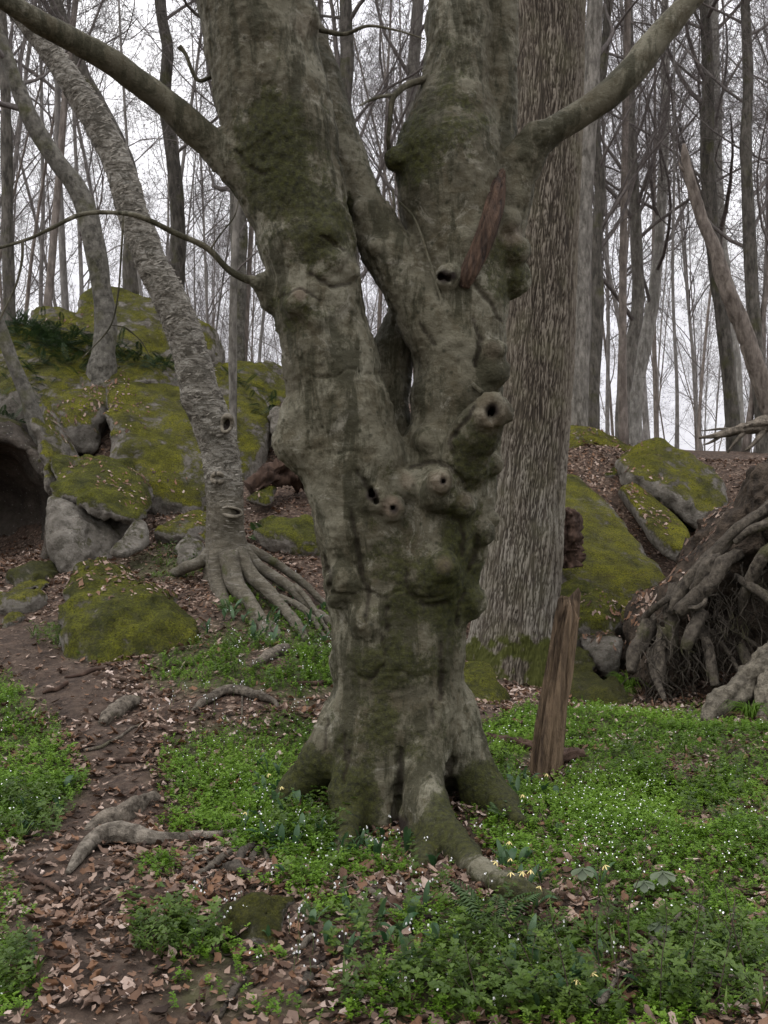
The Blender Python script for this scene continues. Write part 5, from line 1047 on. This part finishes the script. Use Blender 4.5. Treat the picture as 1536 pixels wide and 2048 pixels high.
def litter():
    rng = np.random.default_rng(401); tp = [dry_leaf(rng, c) for c in (.5, .8, 1, 1.3, 1.5, 1.1, .9, .6, 1.2, 1.6, .7, 1)]
    P = []; K = 0
    for n, d0, d1 in [(60000, 2.2, 7), (40000, 7, 11.5), (24000, 11.5, 16)]:
        p, u, v = sample(rng, n, d0, d1); pm, gm = path_mask(u, v), green_mask(u, v)
        dens = np.clip(1 - .84 * pm, 0, 1) * (1 - .78 * gm) * (0.45 + .75 * sstep(-.35, .35, fbm(p * 1.6, 3, 402)))
        dens = np.maximum(dens, .9 * ell(u, v, 200, 1900, 190, 150) * (.5 + .5 * sstep(-.2, .3, fbm(p * 2.2, 2, 403)))); dens = np.maximum(dens, .9 * ell(u, v, 1330, 1380, 200, 50))
        P.append(p[(rng.random(len(p)) < dens) & in_view(u, v)])
    P = np.vstack(P); P[:, 2] += rng.uniform(.0, .022, len(P)); d = P[:, 1]
    sc = (.015 + .058 * rng.random(len(P)) ** 2.4) * (0.95 + .012 * d); rnd = np.clip(rng.beta(1.4, 1.4, len(P)) + .12 * fbm(P * 1.1, 2, 404), 0, 1)
    order = np.argsort(d - 6 * sc); u, v = to_px(P); near = [i for i in order if -20 < u[i] < 1556 and v[i] < 2040 and sc[i] > .04][:300]; rest = np.ones(len(P), bool); rest[near] = False
    yaw = rng.uniform(0, 6.28, len(P)); R = P[rest]
    lite = [dry_scrap(rng) for _ in range(10)]; big = sc[rest] > .036
    g1, a1 = scatter(tp, R[big], yaw[rest][big], sc[rest][big], rng, .32, rnd[rest][big]); g2, a2 = scatter(lite, R[~big], yaw[rest][~big], sc[rest][~big], rng, .4, rnd[rest][~big])
    geo, at = join([g1, g2]), {'rnd': np.concatenate([a1['rnd'], a2['rnd']])}
    o = single('fallen_leaves', geo, M_LITTER, 'carpet of dry brown and tan leaves on the forest floor', None, kind='stuff', attrs=at)
    del o['label']; o['label'] = 'carpet of dry brown and tan leaves on the forest floor'
    me = [mesh('fallen_leaf', V, None, T, M_LEAF1) for V, T in tp]
    for k, i in enumerate(near):
        l = link('fallen_leaf', me[k % len(me)]); l.location = P[i] + (0, 0, .004); l.rotation_euler = (rng.normal() * .28, rng.normal() * .28, yaw[i]); l.scale = (sc[i],) * 3
        tag(l, 'dry curled brown leaf lying loose on the litter in front of the beech', 'leaf', 'loose dry leaves in front of the beech')
litter()

# leaves, ferns and herbs that have settled on the rocks: dropped from above onto whatever is there
_V = np.vstack([g[0] for g in SOLID]); _o = np.cumsum([0] + [len(g[0]) for g in SOLID[:-1]])
_Q = np.vstack([np.asarray(g[1]) + o for g, o in zip(SOLID, _o)])
BVH = BVHTree.FromPolygons(_V.tolist(), _Q.tolist())
def drop(x, y, zmax=9.0, minup=.55):
    h = BVH.ray_cast(Vector((x, y, zmax)), Vector((0, 0, -1)))
    if h[0] is None: return None
    n = h[1] if h[1].z > 0 else -h[1]
    return (np.array(h[0]), np.array(n)) if n.z > minup else None
def drops(rng, px, py, d, rad, n, minup=.5, zmax=9.0, squash=1.0):
    c = PX(px, py, d); out, nor = [], []
    for _ in range(n):
        a, r = rng.uniform(0, 6.28), rad * rng.random() ** .8; h = drop(c[0] + r * math.cos(a), c[1] + r * math.sin(a) * squash, zmax, minup)
        if h: out.append(h[0]); nor.append(h[1])
    return np.array(out).reshape(-1, 3), np.array(nor).reshape(-1, 3)

def rock_litter():
    rng = np.random.default_rng(411); tp = [dry_leaf(rng, c) for c in (.5, .8, 1)]; P, Nn = [], []
    for spot in [(190, 830, 13.3, .55, 260), (205, 780, 14, .3, 110), (150, 850, 12.9, .35, 120), (340, 1040, 11.7, .6, 300), (330, 1160, 9.4, .5, 260), (250, 1180, 9.1, .4, 200), (370, 1190, 9.1, .3, 140), (190, 940, 11.8, .35, 50), (240, 990, 11.2, .3, 40), (160, 650, 15.8, .4, 60),
                 (1200, 910, 14.4, .7, 350), (1180, 960, 13.8, .4, 180), (1260, 1010, 13.2, .4, 160), (1290, 1060, 12.7, .3, 120), (1420, 1060, 10.2, .6, 240), (1500, 980, 10, .6, 260), (1360, 1130, 9.9, .5, 200), (1330, 1180, 9.7, .4, 160), (1250, 1230, 10.2, .4, 220), (1280, 1290, 9.8, .4, 220), (560, 990, 12.2, .6, 200)]:
        p, n = drops(rng, *spot[:3], spot[3] * 1.35, int(spot[4] * .8), minup=.45); P.append(p); Nn.append(n)
    P = np.vstack(P); Nn = np.vstack(Nn); k = len(P)
    tx, ty = -Nn[:, 0] / Nn[:, 2], -Nn[:, 1] / Nn[:, 2]
    g, a = scatter(tp, P + (0, 0, .01), rng.uniform(0, 6.28, k), rng.uniform(.02, .06, k), rng, (tx + rng.normal(size=k) * .2, ty + rng.normal(size=k) * .2), rng.beta(1.7, 1.8, k))
    single('fallen_leaves', g, M_LITTER, 'dry leaves caught on the mossy rocks and root plate', None, kind='stuff', attrs=a)
rock_litter()

def blade(L, w, arch, n=4, fold=.0, droop=1.0):
    "one arching lance-shaped leaf growing from the origin along +x"
    t = np.linspace(0, 1, n + 1); x = L * np.sin(t * arch) / arch; z = L * (1 - np.cos(t * arch * droop)) * 0; z = L * (t * .8 - droop * .75 * t ** 2)
    ww = w * np.sin(np.pi * (t * .93 + .05)) ** .9; ww[-1] = w * .04; V = []
    for i in range(n + 1): V += [(x[i], -ww[i], z[i] + fold * ww[i]), (x[i], 0, z[i]), (x[i], ww[i], z[i] + fold * ww[i])]
    T = []
    for i in range(n):
        for j in range(2): a = i * 3 + j; T += [(a, a + 3, a + 4), (a, a + 4, a + 1)]
    return np.array(V), np.array(T)

def rotz(V, a): c, s = math.cos(a), math.sin(a); return V @ np.array(((c, s, 0), (-s, c, 0), (0, 0, 1)))
def roty(V, a): c, s = math.cos(a), math.sin(a); return V @ np.array(((c, 0, -s), (0, 1, 0), (s, 0, c)))
def merge(parts):
    V, T, n = [], [], 0
    for v, t in parts: V.append(v); T.append(t + n); n += len(v)
    return np.vstack(V), np.vstack(T)

def sprig(rng, h, leaf, pairs, per=2):
    parts = []
    lean = rng.normal(size=2) * .35
    for i in range(pairs):
        f = (i + .6) / pairs; c = np.array((lean[0] * h * f ** 2, lean[1] * h * f ** 2, h * f)); a0 = rng.uniform(0, 6.28)
        for k in range(per):
            L = leaf * rng.uniform(.7, 1.2) * (1.15 - .5 * abs(f - .5)); w = L * rng.uniform(.26, .4)
            V = np.array(((0, 0, 0), (L * .5, -w, .12 * L), (L, 0, -.08 * L), (L * .5, w, .12 * L))); V = roty(V, -rng.uniform(.0, .7)); V = rotz(V, a0 + k * 6.28 / per + rng.normal() * .3)
            parts.append((V + c, np.array(((0, 1, 2), (0, 2, 3)))))
    return merge(parts)

def carpet():
    rng = np.random.default_rng(421)
    tp = [sprig(rng, rng.uniform(.022, .060), rng.uniform(.009, .015), 5, 3) for _ in range(10)]
    P = []
    for n, d0, d1 in [(46000, 2.7, 6), (48000, 6, 10)]:
        p, u, v = sample(rng, n, d0, d1); g = green_mask(u, v)
        p_ = g ** 1.3 * (0.28 + .70 * sstep(-.28, .30, fbm(p * 2.6, 4, 422)) + .35 * sstep(.75, .98, g)); P.append(p[(rng.random(len(p)) < p_) & in_view(u, v)])
    P = np.vstack(P); k = len(P); yaw = rng.uniform(0, 6.28, k); sc = rng.uniform(.7, 1.45, k) * (1 + .25 * fbm(P * 1.7, 2, 423)); rnd = np.clip(.5 + .35 * fbm(P * 1.3, 3, 424) + rng.normal(size=k) * .18, 0, 1)
    g, a = scatter(tp, P, yaw, sc, rng, .15, rnd)
    single('chickweed_carpet', g, M_GREEN, 'low bright green carpet of tiny leaved spring plants', None, kind='stuff', attrs=a)
    # white starry flowers over it
    m = rng.random(k) < .11 * sstep(.45, .8, green_mask(*to_px(P))) * sstep(-.4, .5, fbm(P * 2.2, 3, 425)); F0 = P[m] + np.array((0, 0, 1)) * (sc[m] * .040 + .008)[:, None]
    ang = np.arange(7) / 7 * 6.283; V = np.vstack([np.stack([np.cos(ang), np.sin(ang) , 0 * ang + .15], 1) * (np.where(np.arange(7) % 1 == 0, 1, .6))[:, None], [[0, 0, -.1]]]); T = np.array([(i, (i + 1) % 7, 7) for i in range(7)])
    g, a = scatter([(V, T)], F0, rng.uniform(0, 6, m.sum()), rng.uniform(.002, .004, m.sum()), rng, (rng.normal(size=m.sum()) * .4, rng.normal(size=m.sum()) * .3 + .35))
    single('white_flowers', g, M_WHITE, 'tiny white flowers dotted over the green carpet', None, kind='stuff')
    # taller herbs
    tp = [sprig(rng, rng.uniform(.06, .15), rng.uniform(.014, .026), 5, 4) for _ in range(8)] + [merge([(rotz(roty(blade(rng.uniform(.06, .12), .004, .5, 3, .2, .6)[0], -rng.uniform(.2, .9)), rng.uniform(0, 6.28)), blade(.1, .004, .5, 3, .2, .6)[1]) for _ in range(6)]) for _ in range(1)]; P = []
    for (x, y, rx, ry, n) in [(1150, 1960, 330, 110, 380), (1430, 1960, 160, 100, 190), (850, 1900, 220, 120, 110), (700, 1780, 200, 90, 90), (350, 1885, 90, 40, 120), (60, 1640, 80, 50, 130), (560, 1330, 140, 60, 170), (950, 2010, 300, 60, 130), (1380, 1520, 170, 60, 120), (620, 1660, 90, 40, 110), (990, 1560, 60, 50, 90), (360, 1120, 70, 25, 90), (160, 1280, 100, 28, 120), (20, 1960, 60, 60, 80), (1480, 1620, 120, 60, 110)]:
        u = x + rx * rng.uniform(-1, 1, n); v = y + ry * rng.uniform(-1, 1, n); m = (((u - x) / rx) ** 2 + ((v - y) / ry) ** 2 < 1) & (clear(u, v) < .3)
        P += [on_ground(a, b) for a, b in zip(u[m], v[m])]
    P = np.array(P); k = len(P); g, a = scatter(tp, P, rng.uniform(0, 6.28, k), rng.uniform(.6, 1.25, k), rng, .2, np.clip(.5 + rng.normal(size=k) * .25, 0, 1))
    single('herb_layer', g, M_HERB, 'darker broad leaved herbs growing through litter and flowers', None, kind='stuff', attrs=a)
    # nodding white flowers (clusters of hanging petals on thin stems)
    P = []
    for (x, y, rx, ry, n) in [(560, 1300, 180, 80, 40), (430, 1420, 150, 50, 20), (800, 1850, 300, 150, 34), (450, 1820, 130, 60, 8), (700, 1700, 220, 80, 16), (560, 1620, 90, 40, 8), (640, 1960, 160, 70, 8), (1200, 1960, 300, 90, 8)]:
        for _ in range(n): P.append(on_ground(x + rx * rng.normal() * .5, y + ry * rng.normal() * .5))
    P = np.array(P); parts = []
    for q in range(4):
        a = q * 1.57; V = np.array(((0, 0, 0), (.35, .0, -.25), (.5, .25, -1.0), (.5, -.25, -1.0))); parts.append((rotz(V, a), np.array(((0, 1, 2), (0, 3, 1), (1, 3, 2)))))
    k = len(P) * 3; PP = np.repeat(P, 3, 0) + np.stack([rng.normal(size=k) * .012, rng.normal(size=k) * .012, rng.uniform(.05, .10, k)], 1)
    g, a = scatter([merge(parts)], PP, rng.uniform(0, 6, k), rng.uniform(.005, .009, k), rng, .3)
    single('nodding_flowers', g, M_WHITE, 'small nodding white flowers on thin stems among the litter', None, kind='stuff')
    S0 = P; st = np.stack([S0, S0 + np.array((0.004, 0, .05)), S0 + np.array((.0, 0, .095))], 1); g = tubes(st, np.full(st.shape[:2], .0014), 3, False)
    single('flower_stems', g, M_STEM, 'thin stems of the nodding white flowers', None, kind='stuff')
carpet()

# lilies, ramps, mayapples, ferns: each plant a thing
LEAF = [mesh('leaf', *[x for x in (lambda b: (b[0], None, b[1]))(blade(1.0, w, ar, 5, .35, dr))], M_RAMP) for w, ar, dr in [(.13, .9, .55), (.15, 1.2, .8), (.11, .6, .4), (.17, 1.0, .95)]]
def put(parent, me, name, rot, s, loc=(0, 0, 0)):
    o = link(name, me, parent); o.rotation_euler = rot; o.scale = (s,) * 3; o.location = loc; return o
def petal_mesh():
    parts = []
    for q in range(6):
        V, T = blade(1.0, .13, .7, 3, .2, .2); V = roty(V, 1.2 + .2 * (q % 2)); V = rotz(V, q * 1.047); parts.append((V, T))
    V, T = merge(parts); return mesh('flower', V, None, T, M_YELLOW)
LILY = petal_mesh()
def lilies():
    rng = np.random.default_rng(431)
    near = ['left foot of the beech', 'front root of the beech', 'right buttress of the beech', 'dead stub', 'flower carpet right of the beech', 'herbs in front of the beech root']
    for i, (x, y, h, w) in enumerate([(531, 1545, .13, 0), (616, 1552, .12, 0), (558, 1570, .11, 0), (485, 1622, .10, 0), (1038, 1587, .12, 2), (1011, 1682, .12, 1), (1013, 1717, .11, 1), (1013, 1742, .1, 1), (1036, 1740, .1, 1), (1053, 1737, .1, 1), (1072, 1774, .1, 1), (1200, 1732, .1, 4), (1087, 1545, .12, 3), (1142, 1965, .1, 5), (1172, 1942, .1, 5), (985, 1722, .09, 1)]):
        d = on_ground(x, y + h * F / 5.2)[1]; g = on_ground(x, y + h * F / d)
        t = thing('trout_lily', 'nodding yellow trout lily by the ' + near[w], 'flower', g, 'yellow lilies round the beech')
        part('stem', tubes(spline([g, g + (0.004, 0, h * .6), g + (.008, -.006, h), g + (.016, -.012, h - .006)], 8), np.full(8, .0016), 4), M_STEM, t)
        put(t, LILY, 'flower', (rng.normal() * .2, rng.normal() * .2, rng.uniform(0, 6)), .022, (.016, -.012, h - .004))
        for k in range(2): put(t, LEAF[rng.integers(4)], 'leaf', (0, -rng.uniform(.2, .6), rng.uniform(0, 6.28)), rng.uniform(.09, .13))
    for (x, y, rx, ry, n, lab) in [(580, 1590, 75, 40, 22, 'upright green lily leaves crowding the left foot of the beech'), (780, 1700, 130, 55, 26, 'lance shaped ramp leaves in front of the beech'), (740, 1860, 160, 90, 28, 'lance shaped ramp leaves among litter and white flowers'), (1070, 1560, 60, 40, 18, 'broad bluish lily leaves by the dead stub'),
                                   (1040, 1755, 60, 35, 14, 'lily leaves beside the front root of the beech'), (540, 1250, 110, 40, 24, 'lance shaped leaves below the birch roots'), (1150, 1960, 200, 60, 22, 'long leaves in the dark herbs at the front right'), (60, 1650, 60, 40, 8, 'glossy leaves at the left edge of the path'), (560, 1700, 90, 50, 16, 'lance shaped leaves left of the mossy flare')]:
        for _ in range(n):
            uv = (x + rx * rng.normal() * .6, y + ry * rng.normal() * .6)
            if clear(np.array([uv[0]]), np.array([uv[1]]))[0] > .3: continue
            g = on_ground(*uv); t = thing('ramp_plant', lab, 'plant', g, lab)
            for k in range(rng.integers(2, 4)): put(t, LEAF[rng.integers(4)], 'leaf', (0, -rng.uniform(.35, 1.0), rng.uniform(0, 6.28)), rng.uniform(.07, .14) * (1 + .04 * (g[1] - 4)))
lilies()

def mayapple(x, y, lab, s):
    s *= .75; h = .14 * s; d = on_ground(x, y + h * F / 4.5)[1]; g = on_ground(x, y + h * F / d); t = thing('mayapple', lab, 'plant', g)
    part('stem', tubes(np.array([g, g + (0, 0, h * .5), g + (0, 0, h)]), np.array([.004, .0035, .003]), 6), M_STEM, t)
    parts = []
    for q in range(7):
        V, T = blade(.075 * s, .026 * s, 1.1, 4, .5, .3); V = roty(V, 1.05 + .25 * (q % 2)); parts.append((rotz(V, q * .897), T))
    V, T = merge(parts); part('leaf', (V + g + (0, 0, h), None, T), M_MAY, t)
for m in [(1165, 1738, 'grey green mayapple umbrella right of the front root', 1), (1325, 1745, 'half open mayapple umbrella in the flower carpet', 1.1), (1288, 1768, 'drooping mayapple umbrella beside the half open one', .9), (1318, 1850, 'folded mayapple near the fallen forked branch', .9)]: mayapple(*m)

def frond(rng, L, dense=16, w=.22):
    parts = []; t = np.linspace(0, 1, 8); x = t * L * .95; z = L * (t * .55 - .5 * t ** 2)
    for i in range(7): parts.append((np.array(((x[i], -.006 * L, z[i]), (x[i + 1], -.006 * L, z[i + 1]), (x[i + 1], .006 * L, z[i + 1]), (x[i], .006 * L, z[i]))), np.array(((0, 1, 2), (0, 2, 3)))))
    for i in range(dense):
        f = .12 + .86 * i / dense; c = np.array((np.interp(f, t, x), 0, np.interp(f, t, z))); l = L * w * math.sin(math.pi * (f * .85 + .12)) ; ww = l * .16 + .004 * L
        for s in (-1, 1):
            V = np.array(((0, 0, 0), (l * .35 - ww * .2, s * l * .5, .05 * l), (l * .4, s * l, -.12 * l), (l * .1 + ww * 2, s * l * .5, .05 * l))); V[:, 2] += rng.normal() * .02 * l
            parts.append((V + c, np.array(((0, 1, 2), (0, 2, 3)))))
    return merge(parts)
def ferns():
    rng = np.random.default_rng(441); fm = [mesh('frond', V, None, T, M_FERN2, {'rnd': np.full(len(V), .5)}) for V, T in [frond(rng, 1.0, 16, .26) for _ in range(4)]]
    for x, y, s, n, lab in [(985, 1880, .24, 6, 'feathery pale fern in front of the beech root'), (930, 1850, .17, 4, 'small feathery fern left of the pale fern'), (1050, 1900, .18, 5, 'feathery fern among the dark herbs at the front'), (620, 1850, .10, 4, 'tiny fern beside the mossy stump mound'), (575, 1190, .22, 4, 'green fern hanging over the birch roots'), (545, 1225, .2, 4, 'fern tucked between two birch roots'), (525, 1085, .3, 6, 'fern clump on the slope right of the birch'),
                            (1010, 1640, .13, 4, 'little fern under the right buttress of the beech'), (1395, 1068, .35, 6, 'dark fern between the bright slab and the wedge boulder'), (455, 1235, .2, 4, 'fern at the left of the birch roots'), (1120, 1680, .12, 3, 'little fern in the flower carpet')]:
        g = on_ground(x, y); t = thing('fern', lab, 'fern', g)
        for k in range(n): put(t, fm[rng.integers(4)], 'frond', (rng.normal() * .2, -rng.uniform(.1, .7), 6.28 * k / n + rng.normal() * .4), s * rng.uniform(.7, 1.15), (0, 0, .01))
    tp = [frond(rng, 1.0, 12, .2) for _ in range(5)]; P = []
    for s in [(70, 680, 15.0, .5, 120), (120, 700, 14.8, .5, 120), (30, 660, 15.2, .5, 90), (170, 715, 14.7, .4, 80), (250, 735, 14.7, .3, 50), (330, 748, 14.8, .5, 70), (400, 755, 14.9, .3, 30), (90, 740, 14.2, .5, 70), (30, 770, 13.6, .4, 40), (520, 830, 14.6, .25, 22), (480, 795, 15, .3, 24)]: P.append(drops(rng, *s, minup=.25)[0])
    P = np.vstack(P); k = len(P); g, a = scatter(tp, P, rng.uniform(0, 6.28, k), rng.uniform(.16, .34, k), rng, .5)
    single('rock_ferns', g, M_FERN, 'dark green ferns massed over the ledge of the outcrop', None, kind='stuff', attrs=a)
ferns()

def grass_tuft(x, y, lab, n, L, dry=.3):
    rng = np.random.default_rng(int(x)); g = on_ground(x, y); P, R = [], []
    t = thing('grass_tuft', lab, 'grass', g)
    for nm, m, k in [('blades', M_GREEN, int(n * (1 - dry))), ('dry_blades', M_LITTER, int(n * dry))]:
        P = []
        for _ in range(k):
            a = rng.uniform(0, 6.28); l = L * rng.uniform(.6, 1.2); o = np.array((math.cos(a), math.sin(a), 0)); dn = 1 if nm == 'blades' else 2.2
            P.append([g + o * .02, g + o * (.3 * l) + (0, 0, .55 * l / dn), g + o * (.65 * l) + (0, 0, .65 * l / dn), g + o * l * .95 + (0, 0, .35 * l / dn - .04 * (dn > 1))])
        V, Q, T = tubes(P, np.tile(np.array([.003, .003, .0022, .0006]), (k, 1)), 3, False); part(nm, (V, Q, T), m, t, {'rnd': rng.random(len(V))})['kind'] = 'stuff'
grass_tuft(1258, 1388, 'grass tuft with drooping dry blades below the mossy bank', 160, .24); grass_tuft(1500, 1445, 'grass tuft behind the bent log', 110, .22); grass_tuft(1240, 1400, 'smaller grass tuft left of the drooping one', 80, .16, .2)

# bare woody shoots and the forked branch at the front right
def shoots():
    rng = np.random.default_rng(451)
    for i, (x0, y0, x1, y1, d) in enumerate([(1150, 2046, 1064, 1700, 3.15), (1240, 2040, 1225, 1780, 3.3), (1090, 1990, 1010, 1830, 3.35), (1320, 2030, 1330, 1800, 3.25), (1430, 2030, 1470, 1800, 3.3), (1380, 2000, 1400, 1760, 3.4), (1200, 1960, 1195, 1720, 3.6), (1060, 2040, 1000, 1900, 3.2), (1270, 1990, 1290, 1640, 3.5), (1500, 1980, 1440, 1720, 3.5), (960, 2040, 930, 1880, 3.2)]):
        g = on_ground(x0, min(y0, 2046)); e = PX(x1, y1, g[1] + .05); S = spline([g, g * .6 + e * .4 + rng.normal(size=3) * .012, g * .25 + e * .75 + rng.normal(size=3) * .012, e], 20)
        t = thing('woody_shoot', 'thin dark bare shoot rising from the herbs at the front right', 'shoot', g, 'bare shoots at the front right'); part('stem', tubes(S, np.linspace(.0026, .0009, 20), 5), M_TWIGD, t)
        P = []
        for k in range(rng.integers(3, 7)):
            b = S[rng.integers(5, 18)]; dr = np.array((rng.normal(), rng.normal() * .5, .5 + rng.random())); dr *= rng.uniform(.05, .13) / np.linalg.norm(dr); P.append([b, b + dr * .5 + rng.normal(size=3) * .006, b + dr])
        part('twig', tubes(P, np.tile([.0011, .0009, .0006], (len(P), 1)), 4), M_TWIGD, t)
    def lying(rows, h):
        o = [np.append(on_ground(x, y + 8), r * on_ground(x, y)[1] / F) for x, y, r in rows]; S = spline(o, 40); S[:, 2] += h + .02 * vnoise(S[:, :3] * 9, 5); return rough_tube(S, 9, lambda th, s, X, R: .2 * R * fbm(X * 20, 2, 6))[0]
    t = thing('fallen_branch', 'forked grey branch lying over the herbs at the front right', 'branch', on_ground(1310, 1925))
    for r in [[(1540, 1990, 3), (1470, 1985, 4), (1400, 1962, 4.5), (1350, 1935, 5), (1310, 1905, 5), (1300, 1895, 4)], [(1312, 1908, 4), (1285, 1930, 4.5), (1255, 1945, 4.5), (1243, 1965, 4), (1240, 1980, 3)], [(1240, 1985, 5), (1225, 2005, 6), (1205, 2035, 6), (1195, 2046, 5)], [(1235, 1985, 4), (1290, 1960, 3), (1370, 1955, 2.4), (1440, 1945, 1.5)],
              [(1330, 1870, 4), (1355, 1850, 4), (1365, 1835, 2)], [(1410, 1880, 2.5), (1408, 1850, 3), (1400, 1835, 2.5), (1380, 1825, 1.6)], [(1410, 1882, 2.5), (1370, 1890, 2), (1345, 1888, 1.5)], [(1385, 1955, 2), (1395, 1975, 2), (1402, 1985, 1)]]:
        part('twig', lying(r, .05), M_LOG, t)
shoots()
